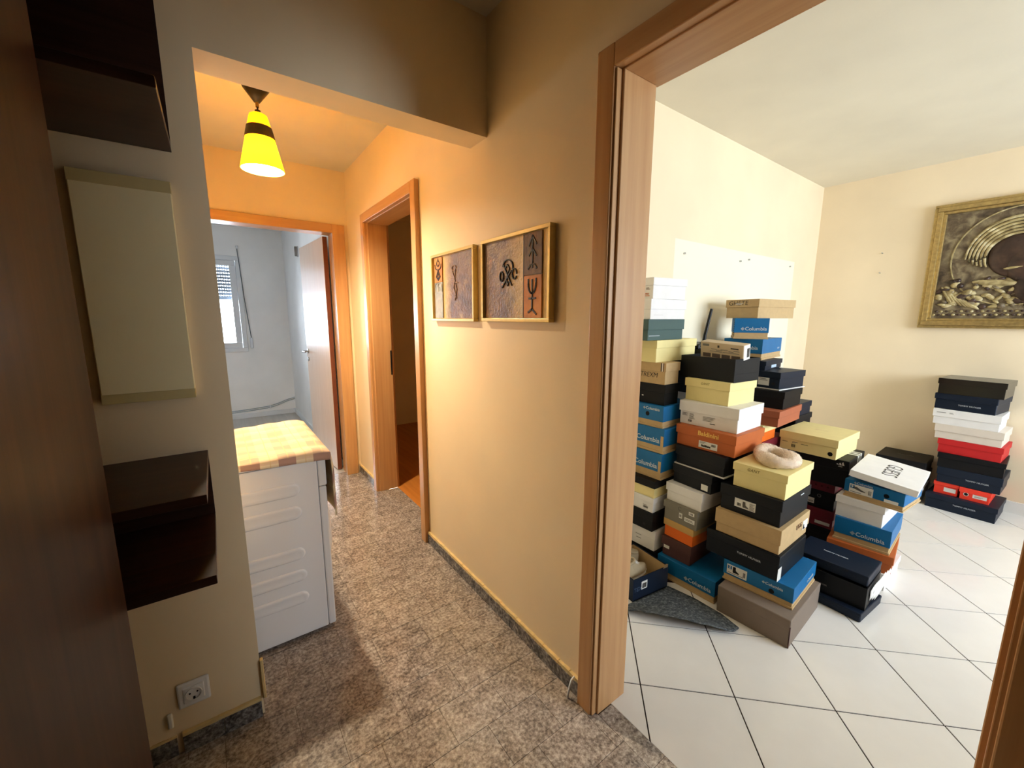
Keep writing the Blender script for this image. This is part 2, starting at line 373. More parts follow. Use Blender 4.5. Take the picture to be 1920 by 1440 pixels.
bb = struct(box('baseboard_bedroom_window', BX0, BX1, Y_BED-0.018, Y_BED, 0, 0.065, M_PVC, None, 0.003))
bb = struct(box('baseboard_bedroom_right', BX1-0.018, BX1, BY0+0.09, Y_BED-0.018, 0, 0.065, M_PVC, None, 0.003))
# worn corner strip at the foot of the pier
struct(box('trim_pier_corner', 0.024, 0.034, 1.493, 1.512, 0.062, 0.21, M_PLAST, None, 0.002))
chip = tag(box('paint_chip', -0.226, -0.213, 1.492, 1.503, 0.105, 0.155, M_PAPER, None, 0.003), 'peeling flake of white paint on the pier beside the dark wardrobe', 'paint flake')

# ------------------------------------------------------------------ door frames
def doorframe_y(name, x_face, x_back, y0, y1, ztop, cw, label):       # frame in a wall along Y; casing on the -X side
    par = bpy.data.objects.new(name, None); COL.objects.link(par); struct(par, label)
    xw = XW
    # casings (hall side) with rounded edge
    box('casing', x_face, xw, y1+0.015, y1+0.015+cw, 0, ztop+0.004+cw, M_BEECH, par, 0.003, 2)
    box('casing', x_face, xw, y0-0.015-cw, y0-0.015, 0, ztop+0.004+cw, M_BEECH, par, 0.003, 2)
    box('head_casing', x_face, xw, y0-0.015, y1+0.015, ztop+0.004, ztop+0.004+cw, M_BEECHY, par, 0.003, 2)
    # bead between casing and jamb
    box('bead', x_face+0.006, xw+0.004, y1+0.008, y1+0.017, 0, ztop+0.002, M_BEECH, par, 0.002, 2)
    box('bead', x_face+0.006, xw+0.004, y0-0.017, y0-0.008, 0, ztop+0.002, M_BEECH, par, 0.002, 2)
    # jambs
    box('jamb', xw-0.002, x_back, y1, y1+0.035, 0, ztop+0.033, M_BEECH, par, 0.0015)
    box('jamb', xw-0.002, x_back, y0-0.035, y0, 0, ztop+0.033, M_BEECH, par, 0.0015)
    box('head_jamb', xw-0.002, x_back, y0, y1, ztop, ztop+0.033, M_BEECHY, par, 0.0015)
    # room side casings
    box('casing', x_back-0.001, x_back+0.018, y1+0.012, y1+0.012+cw, 0, ztop+cw, M_BEECH, par, 0.003)
    box('casing', x_back-0.001, x_back+0.018, y0-0.012-cw, y0-0.012, 0, ztop+cw, M_BEECH, par, 0.003)
    box('head_casing', x_back-0.001, x_back+0.018, y0-0.012, y1+0.012, ztop+0.004, ztop+cw, M_BEECHY, par, 0.003)
    return par
doorframe_y('door_1', 0.938, XR, 0.005, 0.810, 2.037, 0.060, 'beech door frame to the room with the shoe boxes')
d2 = doorframe_y('door_2', 0.938, XR, 2.262, 3.100, 2.040, 0.062, 'beech door frame to the dark room')
box('strike_plate', 1.092, 1.104, 3.0985, 3.1012, 0.93, 1.12, M_BLACKP, d2, 0.001)
par = bpy.data.objects.new('door_3', None); COL.objects.link(par); struct(par, 'beech door frame to the bright bedroom')
for nm, b, mt in (('casing', (0.842,0.937,YF-0.024,YF,0,2.106), M_BEECH), ('casing', (-0.055,0.036,YF-0.024,YF,0,2.106), M_BEECH), ('head_casing', (0.036,0.842,YF-0.024,YF,2.037,2.106), M_BEECHX),
                  ('jamb', (0.846,0.875,YF-0.002,BY0,0,2.06), M_BEECH), ('jamb', (0.005,0.034,YF-0.002,BY0,0,2.06), M_BEECH), ('head_jamb', (0.034,0.846,YF-0.002,BY0,2.04,2.07), M_BEECHX),
                  ('casing', (-0.055,0.034,BY0,BY0+0.018,0,2.106), M_BEECH), ('head_casing', (0.034,0.85,BY0,BY0+0.018,2.045,2.106), M_BEECHX)):
    box(nm, *b, mt, par, 0.003, 2)
# open bedroom door leaf
lf = bpy.data.objects.new('door_4', None); COL.objects.link(lf); struct(lf, 'pale beech bedroom door standing open')
lf.location = (0.838, BY0+0.012, 0.008); lf.rotation_euler = (0, 0, math.atan2(0.78, -0.052))
box('door_leaf', 0, 0.775, -0.0, 0.038, 0, 2.025, M_LEAF, lf, 0.002)
box('door_edge', -0.003, 0.0, 0.002, 0.036, 0, 2.025, plain('brown_edge_band', (120, 66, 46), 0.5), lf)
for side in (0.038,):
    hp = lathe('handle_rose', [(0.024, 0), (0.024, 0.008), (0.012, 0.010)], M_STEEL, lf, 20, close=True); hp.rotation_euler = (math.radians(-90), 0, 0); hp.location = (0.72, side, 1.03)
    tube('handle', [(0.72, side, 1.03), (0.72, side+0.05, 1.03), (0.70, side+0.055, 1.03), (0.60, side+0.055, 1.03)], 0.0085, M_STEEL, lf)
    hp = lathe('key_rose', [(0.022, 0), (0.022, 0.008), (0.010, 0.010)], M_STEEL, lf, 20, close=True); hp.rotation_euler = (math.radians(-90), 0, 0); hp.location = (0.72, side, 0.95)

# ------------------------------------------------------------------ windows
def window(name, axis_sign, x0, x1, z0, z1, yin, label, shutter=0.0, sashes=2, shut_from=0):
    # axis_sign +1: outside lies at +y of the wall face yin
    s = axis_sign; par = bpy.data.objects.new(name, None); COL.objects.link(par); struct(par, label)
    ya, yb = yin-s*0.012, yin+s*0.075; f = 0.055
    for b in ((x0-0.02,x1+0.02,z1-f+0.02,z1+0.02),(x0-0.02,x1+0.02,z0-0.02,z0+f-0.02),(x0-0.02,x0+f-0.02,z0+f-0.02,z1-f+0.02),(x1-f+0.02,x1+0.02,z0+f-0.02,z1-f+0.02)):
        box('window_frame', b[0], b[1], ya, yb, b[2], b[3], M_PVC, par, 0.004)
    wsh = (x1-x0-2*f+0.04)/sashes
    for k in range(sashes):
        a = x0+f-0.02+k*wsh+0.003; c = a+wsh-0.006; za, zb = z0+f-0.018, z1-f+0.018; q = 0.068; y0, y1 = yin-s*0.022, yin+s*0.045
        for b in ((a,c,zb-q,zb),(a,c,za,za+q),(a,a+q,za+q,zb-q),(c-q,c,za+q,zb-q)):
            box('sash', b[0], b[1], y0, y1, b[2], b[3], M_PVC, par, 0.004)
        box('glass_pane', a+q-0.004, c-q+0.004, yin+s*0.016, yin+s*0.022, za+q-0.004, zb-q+0.004, M_GLASS, par)
        if shutter and k >= shut_from:
            bm = bmesh.new(); z = zb-q+0.03; zend = z0+shutter; p0, p1 = yin+s*0.085, yin+s*0.097
            while z > zend:
                addbox(bm, a-0.01, c+0.01, min(p0,p1), max(p0,p1), z-0.030, z)
                x = a-0.01
                while x < c+0.01:
                    addbox(bm, x, min(x+0.012, c+0.01), min(p0,p1)+0.002, max(p0,p1)-0.002, z-0.041, z-0.030); x += 0.026
                z -= 0.041
            addbox(bm, a-0.01, c+0.01, min(p0,p1)-0.003, max(p0,p1)+0.003, z-0.05, z)
            link('shutter', newmesh('shutter', bm), M_GREYP, par)
    return par
window('window_1', 1, *WIN_B, Y_BED, 'white bedroom window with a half lowered roller shutter', 0.74, 2, 0)
for hz in (1.02, 2.0): pass
window('window_2', -1, *WIN_A, Y_MIN, 'white window of the shoe box room', 0, 3)
struct(box('trim_window_sill', WIN_A[0]-0.05, WIN_A[1]+0.05, Y_MIN-0.02, Y_MIN+0.16, WIN_A[2]-0.05, WIN_A[2]-0.02, M_PVC, None, 0.006))
st = thing('shutter_strap', 'dark shutter strap with a white end weight beside the bedroom window', 'strap', (0.345, Y_BED-0.012, 0.955))
tube('strap', [(0.0, 0, 1.30), (0.032, -0.004, 0.6), (0.064, -0.006, 0.14)], 0.0045, plain('grey_strap', (84, 96, 102), 0.8), st)
box('weight', 0.046, 0.080, -0.022, 0.008, 0.0, 0.145, M_PVC, st, 0.008, 2)
box('guide', -0.012, 0.014, -0.008, 0.010, 1.29, 1.33, M_PVC, st, 0.003)
cab = thing('wall_cable', 'pair of grey cables clipped low along the bedroom wall', 'cable', (0, 0, 0))
for dz in (0.0, 0.022):
    tube('cable', [(-0.7, Y_BED-0.006, 0.085+dz), (0.1, Y_BED-0.006, 0.088+dz), (0.35, Y_BED-0.006, 0.098+dz), (0.55, Y_BED-0.006, 0.113+dz), (0.66, Y_BED-0.006, 0.142+dz), (0.78, Y_BED-0.006, 0.185+dz), (0.872, Y_BED-0.006, 0.205+dz)], 0.0055, plain('pale_cable', (176, 190, 200), 0.5), cab, 6)
box('cable_clip', 0.545, 0.56, Y_BED-0.014, Y_BED, 0.10, 0.15, M_PVC, cab, 0.002)
vt = thing('wall_bracket', 'small grey metal bracket high on the bedroom wall', 'bracket', (BX1, 5.40, 2.06))
box('plate', -0.010, 0, -0.016, 0.016, 0, 0.115, M_STEEL, vt, 0.002); box('bracket_arm', -0.036, -0.006, -0.008, 0.010, 0.004, 0.112, plain('dull_metal', (128, 122, 116), 0.4, metal=0.7), vt, 0.004)

# ------------------------------------------------------------------ wardrobe, shelves, panel on the pier
wd = thing('wardrobe', 'tall dark brown wood grain wardrobe standing in the hall', 'wardrobe', (-0.51, 0.24, 0))
box('side_panel', -0.31, 0.295, 0.822, 0.840, 0.0, 2.38, M_WENGE, wd, 0.001)
box('side_panel', -0.31, 0.295, -0.840, -0.822, 0.0, 2.38, M_WENGE, wd, 0.001)
box('back_panel', -0.32, -0.31, -0.840, 0.840, 0.0, 2.38, M_WENGE, wd)
box('top_panel', -0.31, 0.295, -0.822, 0.822, 2.36, 2.38, M_WENGEX, wd)
box('plinth', -0.31, 0.27, -0.822, 0.822, 0.0, 0.08, M_WENGEX, wd)
dr = box('door', 0.295, 0.313, -0.840, -0.001, 0.004, 2.376, M_WENGE, wd, 0.0015)
tube('handle', [(0.313, -0.06, 0.95), (0.335, -0.06, 0.95), (0.335, -0.06, 1.09), (0.313, -0.06, 1.09)], 0.005, M_STEEL, dr)
dr = box('door', 0.295, 0.313, 0.001, 0.840, 0.004, 2.376, M_WENGE, wd, 0.0015)

YS = 1.112
def cube_shelf(name, label, z0, z1, x0=-0.46, x1=-0.046):
    t = thing(name, label, 'shelf', ((x0+x1)/2, 1.503, z0)); hx = (x1-x0)/2; d = 1.503-YS; h = z1-z0; k = 0.022
    box('top_board', -hx, hx, -d, 0, h-k, h, M_WENGEX, t, 0.001)
    box('bottom_board', -hx, hx, -d, 0, 0, k, M_WENGEX, t, 0.001)
    box('side_board', -hx, -hx+k, -d+0.004, 0, k, h-k, M_WENGEX, t, 0.001)
    box('back_board', -hx+k, hx, -0.008, 0, k, h-k, M_WENGEX, t)
    return t
cube_shelf('wall_shelf', 'dark brown open box shelf mounted low on the pier above the socket', 0.752, 0.974)
cube_shelf('wall_shelf', 'dark brown open box shelf mounted high on the pier above the cream panel', 1.81, 2.24)
pn = thing('wall_panel', 'tall cream padded panel hanging on the pier between the two dark shelves', 'panel', (-0.155, 1.503, 1.142))
box('board', -0.098, 0.098, -0.024, 0, 0.0, 0.586, M_CREAMP, pn, 0.002)
box('bottom_strip', -0.0985, 0.0985, -0.0255, 0.0, 0.0, 0.026, M_CREAMS, pn, 0.001)
box('top_strip', -0.0985, 0.0985, -0.0255, 0.0, 0.556, 0.586, M_CREAMS, pn, 0.001)
so = thing('wall_socket', 'white square power socket low on the pier', 'socket', (-0.155, 1.503, 0.155))
box('plate', -0.041, 0.041, -0.009, 0, 0.0, 0.085, M_WHITE, so, 0.005, 2)
box('insert', -0.027, 0.027, -0.012, -0.006, 0.0155, 0.0695, M_WHITE, so, 0.002)
rg = lathe('rim', [(0.0215, 0), (0.0215, 0.004), (0.0185, 0.004), (0.0185, -0.004)], M_WHITE, so, 28); rg.rotation_euler = (math.radians(90), 0, 0); rg.location = (0, -0.012, 0.0425)
rg = lathe('well', [(0.0001, 0.0005), (0.0187, 0.0005)], M_WHITE, so, 28); rg.rotation_euler = (math.radians(90), 0, 0); rg.location = (0, -0.012, 0.0425)
for hx in (-0.0095, 0.0095):
    rg = lathe('contact_hole', [(0.0026, 0), (0.0026, 0.0016)], M_BLACKP, so, 12, close=True); rg.rotation_euler = (math.radians(90), 0, 0); rg.location = (hx, -0.012, 0.0465)
box('earth_clip', -0.003, 0.003, -0.0135, -0.012, 0.023, 0.033, M_BLACKP, so)
cb = tag(tube('cable_stub', [(0.952, 0.915, 0.075), (0.936, 0.912, 0.074), (0.926, 0.912, 0.05), (0.925, 0.918, 0.004)], 0.004, M_PVC), 'short white cable end looping out of the wall by the door frame', 'cable')

# ------------------------------------------------------------------ washing machine and its cloth
MX0, MX1, MY0, MY1, MH = -0.215, 0.298, 1.789, 2.385, 0.815
wm = thing('washing_machine', 'white front loading washing machine standing behind the pier', 'washing machine', ((MX0+MX1)/2, (MY0+MY1)/2, 0))
ox, oy = wm.location.x, wm.location.y
box('cabinet', MX0-ox, MX1-ox, MY0-oy, MY1-oy, 0.018, MH-0.03, M_WHITE, wm, 0.004, 2)
fp = box('front_panel', MX1+0.0015-ox, 0.329-ox, MY0-oy, MY1-oy, 0.018, 0.665, M_WHITE, wm, 0.006, 2)
box('control_panel', MX1+0.0015-ox, 0.332-ox, MY0-oy, MY1-oy, 0.668, MH-0.03, M_WHITE, wm, 0.006, 2)
box('top_lid', MX0-ox, 0.326-ox, MY0-oy, MY1-oy, MH-0.028, MH, M_WHITE, wm, 0.005, 2)
for fx in (MX0+0.06, MX1-0.05):
    for fy in (MY0+0.06, MY1-0.06): lathe('foot', [(0.022, 0), (0.022, 0.02)], M_BLACKP, wm, 16, (fx-ox, fy-oy, 0), True)
for zb, zt in ((0.650, 0.706), (0.549, 0.608), (0.369, 0.424), (0.271, 0.325), (0.168, 0.224)):
    bm = bmesh.new(); r = (zt-zb)/2; zc = (zt+zb)/2; xa, xb = MX0+0.06+r-ox, 0.229-r-ox; y = MY0-oy
    def ring(rr, yy):
        pts = [(xb+rr*math.cos(math.radians(a)), zc+rr*math.sin(math.radians(a))) for a in range(-90, 91, 15)]+[(xa+rr*math.cos(math.radians(a)), zc+rr*math.sin(math.radians(a))) for a in range(90, 271, 15)]
        return [bm.verts.new((px, yy, pz)) for px, pz in pts]
    rings = [ring(r, y+0.002), ring(r, y-0.0005), ring(r*0.9, y-0.004), ring(r*0.72, y-0.006), ring(r*0.4, y-0.0045), ring(r*0.1, y-0.004)]
    for A, B in zip(rings, rings[1:]):
        n = len(A)
        for i in range(n): bm.faces.new((A[i], A[(i+1)%n], B[(i+1)%n], B[i]))
    bm.faces.new(rings[-1]); bmesh.ops.recalc_face_normals(bm, faces=bm.faces)
    smooth(link('side_rib', newmesh('side_rib', bm), M_WHITE, wm), 60)
dj = lathe('porthole_ring', [(0.20, 0), (0.20, 0.018), (0.185, 0.028), (0.15, 0.024), (0.145, 0.010)], M_WHITE, wm, 40); dj.rotation_euler = (0, math.radians(90), 0); dj.location = (0.329-ox, 0, 0.40)
dg = lathe('porthole_glass', [(0.146, 0.012), (0.12, 0.020), (0.06, 0.030), (0.001, 0.033)], plain('dark_glass', (40, 44, 48), 0.08), wm, 40); dg.rotation_euler = (0, math.radians(90), 0); dg.location = (0.329-ox, 0, 0.40)
# cloth
mt, nt, b = base('checked_cloth', 0.9, 0.2)
uv = N(nt, 'ShaderNodeUVMap'); sp = N(nt, 'ShaderNodeSeparateXYZ'); nt.links.new(uv.outputs[0], sp.inputs[0])
def stripes(sock, period, edge, phase=0.0):
    a = N(nt, 'ShaderNodeMath', operation='ADD'); a.inputs[1].default_value = phase+50*period; nt.links.new(sock, a.inputs[0])
    d = N(nt, 'ShaderNodeMath', operation='MODULO'); d.inputs[1].default_value = period; nt.links.new(a.outputs[0], d.inputs[0])
    c = N(nt, 'ShaderNodeMath', operation='LESS_THAN'); c.inputs[1].default_value = edge; nt.links.new(d.outputs[0], c.inputs[0]); return c.outputs[0]
sx_ = stripes(sp.outputs[0], 0.125, 0.062); sy_ = stripes(sp.outputs[1], 0.125, 0.062, 0.02)
ad = N(nt, 'ShaderNodeMath', operation='ADD'); nt.links.new(sx_, ad.inputs[0]); nt.links.new(sy_, ad.inputs[1])
hf = N(nt, 'ShaderNodeMath', operation='MULTIPLY'); hf.inputs[1].default_value = 0.5; nt.links.new(ad.outputs[0], hf.inputs[0])
rp = ramp(nt, [(0.0, lin((242, 224, 190))), (0.5, lin((236, 210, 176))), (1.0, lin((220, 188, 160)))]); rp.color_ramp.interpolation = 'CONSTANT'
rp.color_ramp.elements[1].position = 0.4; rp.color_ramp.elements[2].position = 0.9
nt.links.new(hf.outputs[0], rp.inputs[0])
tx = stripes(sp.outputs[0], 0.0625, 0.004, 0.03); ty = stripes(sp.outputs[1], 0.0625, 0.004, 0.01); mxm = N(nt, 'ShaderNodeMath', operation='MAXIMUM'); nt.links.new(tx, mxm.inputs[0]); nt.links.new(ty, mxm.inputs[1])
mc = N(nt, 'ShaderNodeMix', data_type='RGBA'); mc.inputs[7].default_value = (*lin((232, 206, 158)), 1); nt.links.new(mxm.outputs[0], mc.inputs[0]); nt.links.new(rp.outputs[0], mc.inputs[6]); lt = N(nt, 'ShaderNodeMath', operation='LESS_THAN'); lt.inputs[1].default_value = -0.004; nt.links.new(sp.outputs[1], lt.inputs[0])
hm = N(nt, 'ShaderNodeMath', operation='MULTIPLY'); nt.links.new(lt.outputs[0], hm.inputs[0]); nt.links.new(sx_, hm.inputs[1])
m9 = N(nt, 'ShaderNodeMix', data_type='RGBA'); m9.inputs[7].default_value = (*lin((186, 150, 134)), 1); nt.links.new(hm.outputs[0], m9.inputs[0]); nt.links.new(mc.outputs[2], m9.inputs[6])
nt.links.new(m9.outputs[2], b.inputs['Base Color'])
def cloth():
    bm = bmesh.new(); ul = bm.loops.layers.uv.new('UVMap'); nx, ny = 60, 66
    x0, xe, hang = MX0+0.0, 0.331, 0.30; y0, ye, dn = MY0-0.006, MY1+0.012, 0.034
    Lx = (xe-x0)+hang; Ly = (ye-y0)+dn+0.03; V = {}
    for i in range(nx+1):
        for j in range(ny+1):
            s, t = Lx*i/nx, Ly*j/ny-dn
            hl = s-(xe-x0); z = MH+0.006; x = x0+s; y = y0+t
            wr = 0.0028*math.sin(9*x+31*y)+0.0022*math.sin(41*y-14*x+1.0)+0.0016*math.sin(60*x+12*y)
            z += wr+0.003
            dz = 0.0
            if t < 0:                                            # hem over the near side
                k = -t; z = MH+0.004-max(0, k-0.008)*(1-0.28*math.sin(7*s+0.8)) ; y = y0-0.007-0.003*math.sin(25*s)
            elif t > ye-y0:
                k = t-(ye-y0); z = MH+0.004-k; y = ye+0.004
            if hl > 0:                                           # drop in front of the machine, longer at the near corner
                lim = 0.55+0.45*math.exp(-max(t, 0)*3)
                drop = hl*lim; top = z
                x = xe+0.012+0.014*math.sin(22*t+1)*min(1, drop/0.1)+0.006; z = min(z, MH+0.003)-drop if t >= 0 else z-drop*0.9
            V[i, j] = (bm.verts.new((x, y, z)), (s, t))
    for i in range(nx):
        for j in range(ny):
            q = [V[i, j], V[i+1, j], V[i+1, j+1], V[i, j+1]]
            f = bm.faces.new([v[0] for v in q]); f.smooth = True
            for l, v in zip(f.loops, q): l[ul].uv = v[1]
    return newmesh('table_cloth', bm)
cl = link('checked_cloth', cloth(), mt); so_ = cl.modifiers.new('thickness', 'SOLIDIFY'); so_.thickness = 0.0015; so_.offset = 1
tag(cl, 'yellow and brown checked cloth draped over the washing machine', 'cloth')

# ------------------------------------------------------------------ corridor lamp
LX, LY = 0.287, 2.60
lp = thing('pendant_lamp', 'lit yellow glass cone lamp with dark band hanging from the corridor ceiling', 'lamp', (LX, LY, 2.125))
lathe('ceiling_rose', [(0.062, 0.395), (0.060, 0.385), (0.020, 0.330), (0.014, 0.322), (0.001, 0.320)], plain('dark_bronze', (44, 36, 22), 0.4, metal=0.4), lp)
lathe('stem', [(0.008, 0.300), (0.008, 0.330)], plain('brass', (150, 120, 60), 0.3, metal=0.9), lp, 14)
tube('cord', [(0, 0, 0.272), (0, 0, 0.302)], 0.004, M_BLACKP, lp)
lathe('cap', [(0.001, 0.287), (0.013, 0.285), (0.015, 0.268), (0.012, 0.262)], M_BLACKP, lp, 16)
ms = bpy.data.materials.new('lamp_glass'); ms.use_nodes = True; nt = ms.node_tree; nt.nodes.clear()
tr = N(nt, 'ShaderNodeBsdfTranslucent'); tr.inputs[0].default_value = (*lin((255, 224, 84)), 1)
di = N(nt, 'ShaderNodeBsdfDiffuse'); di.inputs[0].default_value = (*lin((250, 206, 90)), 1)
m1 = N(nt, 'ShaderNodeMixShader'); m1.inputs[0].default_value = 0.52; ou = N(nt, 'ShaderNodeOutputMaterial')
nt.links.new(tr.outputs[0], m1.inputs[1]); nt.links.new(di.outputs[0], m1.inputs[2]); nt.links.new(m1.outputs[0], ou.inputs[0])
lathe('shade', [(0.030, 0.268), (0.040, 0.262), (0.044, 0.250), (0.101, 0.0), (0.098, 0.0), (0.041, 0.248), (0.030, 0.262)], ms, lp, 40)
lathe('band', [(0.0555, 0.207), (0.0575, 0.206), (0.0705, 0.150), (0.0685, 0.149)], plain('dark_band', (52, 40, 22), 0.5, 0.3, 60, 0.4), lp, 40)
lathe('bulb', [(0.001, 0.075), (0.02, 0.080), (0.030, 0.105), (0.026, 0.135), (0.014, 0.165), (0.013, 0.20), (0.001, 0.20)], emit('bulb_glow', (255, 214, 150), 60), lp, 20)
pl = bpy.data.lights.new('bulb_light', 'POINT'); pl.color = (1.0, 0.87, 0.64); pl.energy = 90; pl.shadow_soft_size = 0.035
po = bpy.data.objects.new('bulb_light', pl); COL.objects.link(po); po.location = (LX, LY, 2.125+0.055)

# ------------------------------------------------------------------ pictures
def frame_bars(t, w_, h_, bw, dep, mt, step=True):
    for nm, b in (('frame_bar', (-w_/2, w_/2, 0, bw)), ('frame_bar', (-w_/2, w_/2, h_-bw, h_)), ('frame_bar', (-w_/2, -w_/2+bw, bw, h_-bw)), ('frame_bar', (w_/2-bw, w_/2, bw, h_-bw))):
        o = box(nm, b[0], b[1], -dep, 0, b[2], b[3], mt, t, 0.002, 2)
def art_mat(name, stops, scale, rough=0.6, bump=0.5, grad=None, gold=None):
    mt, nt, b = base(name, rough, 0.4); tc = N(nt, 'ShaderNodeTexCoord'); no = N(nt, 'ShaderNodeTexNoise'); no.inputs['Scale'].default_value = scale; no.inputs['Detail'].default_value = 6; no.inputs['Distortion'].default_value = 0.6
    nt.links.new(tc.outputs['Object'], no.inputs['Vector']); fac = no.outputs['Fac']
    if grad:                                    # ramp colours also run from top to bottom
        ax, a0, a1, wgt = grad
        sp = N(nt, 'ShaderNodeSeparateXYZ'); nt.links.new(tc.outputs['Object'], sp.inputs[0])
        mr = N(nt, 'ShaderNodeMapRange'); mr.inputs[1].default_value = a0; mr.inputs[2].default_value = a1; nt.links.new(sp.outputs[ax], mr.inputs[0])
        k = N(nt, 'ShaderNodeMath', operation='MULTIPLY_ADD'); k.inputs[1].default_value = wgt; nt.links.new(mr.outputs[0], k.inputs[0])
        h = N(nt, 'ShaderNodeMath', operation='MULTIPLY'); h.inputs[1].default_value = 1-wgt; nt.links.new(no.outputs['Fac'], h.inputs[0]); nt.links.new(h.outputs[0], k.inputs[2]); fac = k.outputs[0]
    r = ramp(nt, stops); nt.links.new(fac, r.inputs[0]); oc = r.outputs[0]
    if gold:                                    # the painted ground turns to gold towards one side
        a0, a1 = gold; sq = N(nt, 'ShaderNodeSeparateXYZ'); nt.links.new(tc.outputs['Object'], sq.inputs[0])
        mr2 = N(nt, 'ShaderNodeMapRange'); mr2.inputs[1].default_value = a0; mr2.inputs[2].default_value = a1; nt.links.new(sq.outputs[0], mr2.inputs[0])
        ad2 = N(nt, 'ShaderNodeMath', operation='MULTIPLY_ADD'); ad2.inputs[1].default_value = 0.9; ad2.inputs[2].default_value = -0.45; nt.links.new(no.outputs['Fac'], ad2.inputs[0])
        sm2 = N(nt, 'ShaderNodeMath', operation='ADD'); sm2.use_clamp = True; nt.links.new(mr2.outputs[0], sm2.inputs[0]); nt.links.new(ad2.outputs[0], sm2.inputs[1])
        mg = N(nt, 'ShaderNodeMix', data_type='RGBA'); mg.inputs[7].default_value = (*lin((208, 176, 112)), 1); nt.links.new(sm2.outputs[0], mg.inputs[0]); nt.links.new(oc, mg.inputs[6]); oc = mg.outputs[2]
    nt.links.new(oc, b.inputs['Base Color'])
    n2 = N(nt, 'ShaderNodeTexNoise'); n2.inputs['Scale'].default_value = scale*6; n2.inputs['Detail'].default_value = 4; nt.links.new(tc.outputs['Object'], n2.inputs['Vector'])
    bp = N(nt, 'ShaderNodeBump'); bp.inputs['Strength'].default_value = bump; bp.inputs['Distance'].default_value = 0.004; nt.links.new(n2.outputs['Fac'], bp.inputs['Height']); nt.links.new(bp.outputs[0], b.inputs['Normal'])
    return mt
ST1 = [(0.30, lin((92, 66, 54))), (0.48, lin((112, 80, 66))), (0.66, lin((124, 88, 66))), (0.80, lin((206, 170, 108)))]
A1b = art_mat('relief_brown_to_gold_right', ST1, 16, 0.4, 0.9, gold=(-0.06, 0.06))
A1c = art_mat('relief_brown_to_gold_left', ST1, 16, 0.4, 0.9, gold=(0.0, -0.075))
A1 = art_mat('relief_brown_to_grey', [(0.22, lin((222, 214, 206))), (0.36, lin((176, 160, 154))), (0.52, lin((136, 104, 88))), (0.66, lin((150, 116, 88))), (0.80, lin((206, 170, 108)))], 16, 0.4, 0.8, grad=(2, 0.0, 0.30, 0.40))
A2 = art_mat('relief_gold', [(0.3, lin((196, 162, 92))), (0.7, lin((226, 196, 128)))], 14, 0.45, 0.25)
A3 = art_mat('strip_orange', [(0.3, lin((176, 104, 42))), (0.7, lin((222, 150, 74)))], 10)
A4 = art_mat('strip_greyblue', [(0.3, lin((128, 136, 146))), (0.7, lin((190, 192, 196)))], 16)
A5 = art_mat('strip_brown', [(0.3, lin((74, 50, 36))), (0.7, lin((122, 88, 62)))], 12)
M_STROKE = plain('black_brown_paint', (34, 24, 18), 0.5, 0.2, 60)
RZ = -math.pi/2
card_a = plain('dull_brown_paint', (150, 118, 98), 0.6)
p1 = thing('relief_picture', 'small gold framed picture with orange and blue grey strip at its edge', 'picture', (XW, (1.586+2.015)/2, 1.354), RZ, 'pictures on the corridor wall')
W1, H1 = 0.430, 0.332
box('backing', -W1/2+0.005, W1/2-0.005, -0.012, 0, 0.005, H1-0.005, A2, p1)
frame_bars(p1, W1, H1, 0.013, 0.024, M_GOLD)
box('painted_panel', -0.075, 0.190, -0.0150, -0.011, 0.016, H1-0.016, A1c, p1)
box('painted_strip', -0.185, -0.100, -0.0165, -0.011, 0.195, H1-0.016, A3, p1)
box('painted_strip', -0.185, -0.100, -0.0165, -0.011, 0.016, 0.193, A4, p1)
cx = -0.142
strokes('figure_strokes', [arc(cx, 0.287, 0.014, 0.014, 0, 360), [(cx, 0.30), (cx, 0.311)], arc(cx, 0.272, 0.032, 0.016, 180, 360), [(cx-0.032, 0.272), (cx-0.034, 0.282)], [(cx+0.032, 0.272), (cx+0.034, 0.282)], [(cx, 0.256), (cx-0.022, 0.222), (cx, 0.204), (cx+0.022, 0.222), (cx, 0.256)], [(cx, 0.242), (cx-0.01, 0.222), (cx, 0.212), (cx+0.01, 0.222), (cx, 0.242)]], 0.004, M_STROKE, p1, -0.0165)
strokes('figure_strokes', [[(cx-0.036, 0.15), (cx-0.036, 0.182)], arc(cx-0.02, 0.175, 0.016, 0.015, 180, 0), [(cx-0.004, 0.15), (cx-0.004, 0.178)], arc(cx+0.016, 0.175, 0.02, 0.015, 180, 0), [(cx+0.036, 0.15), (cx+0.036, 0.178)], [(cx+0.012, 0.152), (cx+0.012, 0.17)]], 0.004, plain('pale_paint', (216, 214, 208), 0.6), p1, -0.0165)
strokes('figure_strokes', [[(0.005, 0.245), (0.03, 0.20), (0.02, 0.16), (0.045, 0.11)], [(0.04, 0.245), (0.03, 0.20), (0.05, 0.15), (0.03, 0.10)], arc(0.025, 0.25, 0.02, 0.012, 0, 300), [(0.0, 0.19), (0.06, 0.18)]], 0.0035, card_a, p1, -0.0150, 0.003)
p2 = thing('relief_picture', 'larger gold framed picture with tree and trident signs on a dark strip', 'picture', (XW, (1.078+1.518)/2, 1.356), RZ, 'pictures on the corridor wall')
W2, H2 = 0.442, 0.332
box('backing', -W2/2+0.005, W2/2-0.005, -0.012, 0, 0.005, H2-0.005, A2, p2)
frame_bars(p2, W2, H2, 0.014, 0.026, M_GOLD)
box('painted_panel', -0.204, 0.062, -0.0150, -0.011, 0.016, H2-0.016, A1b, p2)
box('painted_strip', 0.066, 0.168, -0.0165, -0.011, 0.170, H2-0.016, A5, p2)
box('painted_strip', 0.066, 0.168, -0.0165, -0.011, 0.016, 0.168, A3, p2)
box('seam', 0.062, 0.066, -0.017, -0.011, 0.016, H2-0.016, M_STROKE, p2)
cx = 0.116
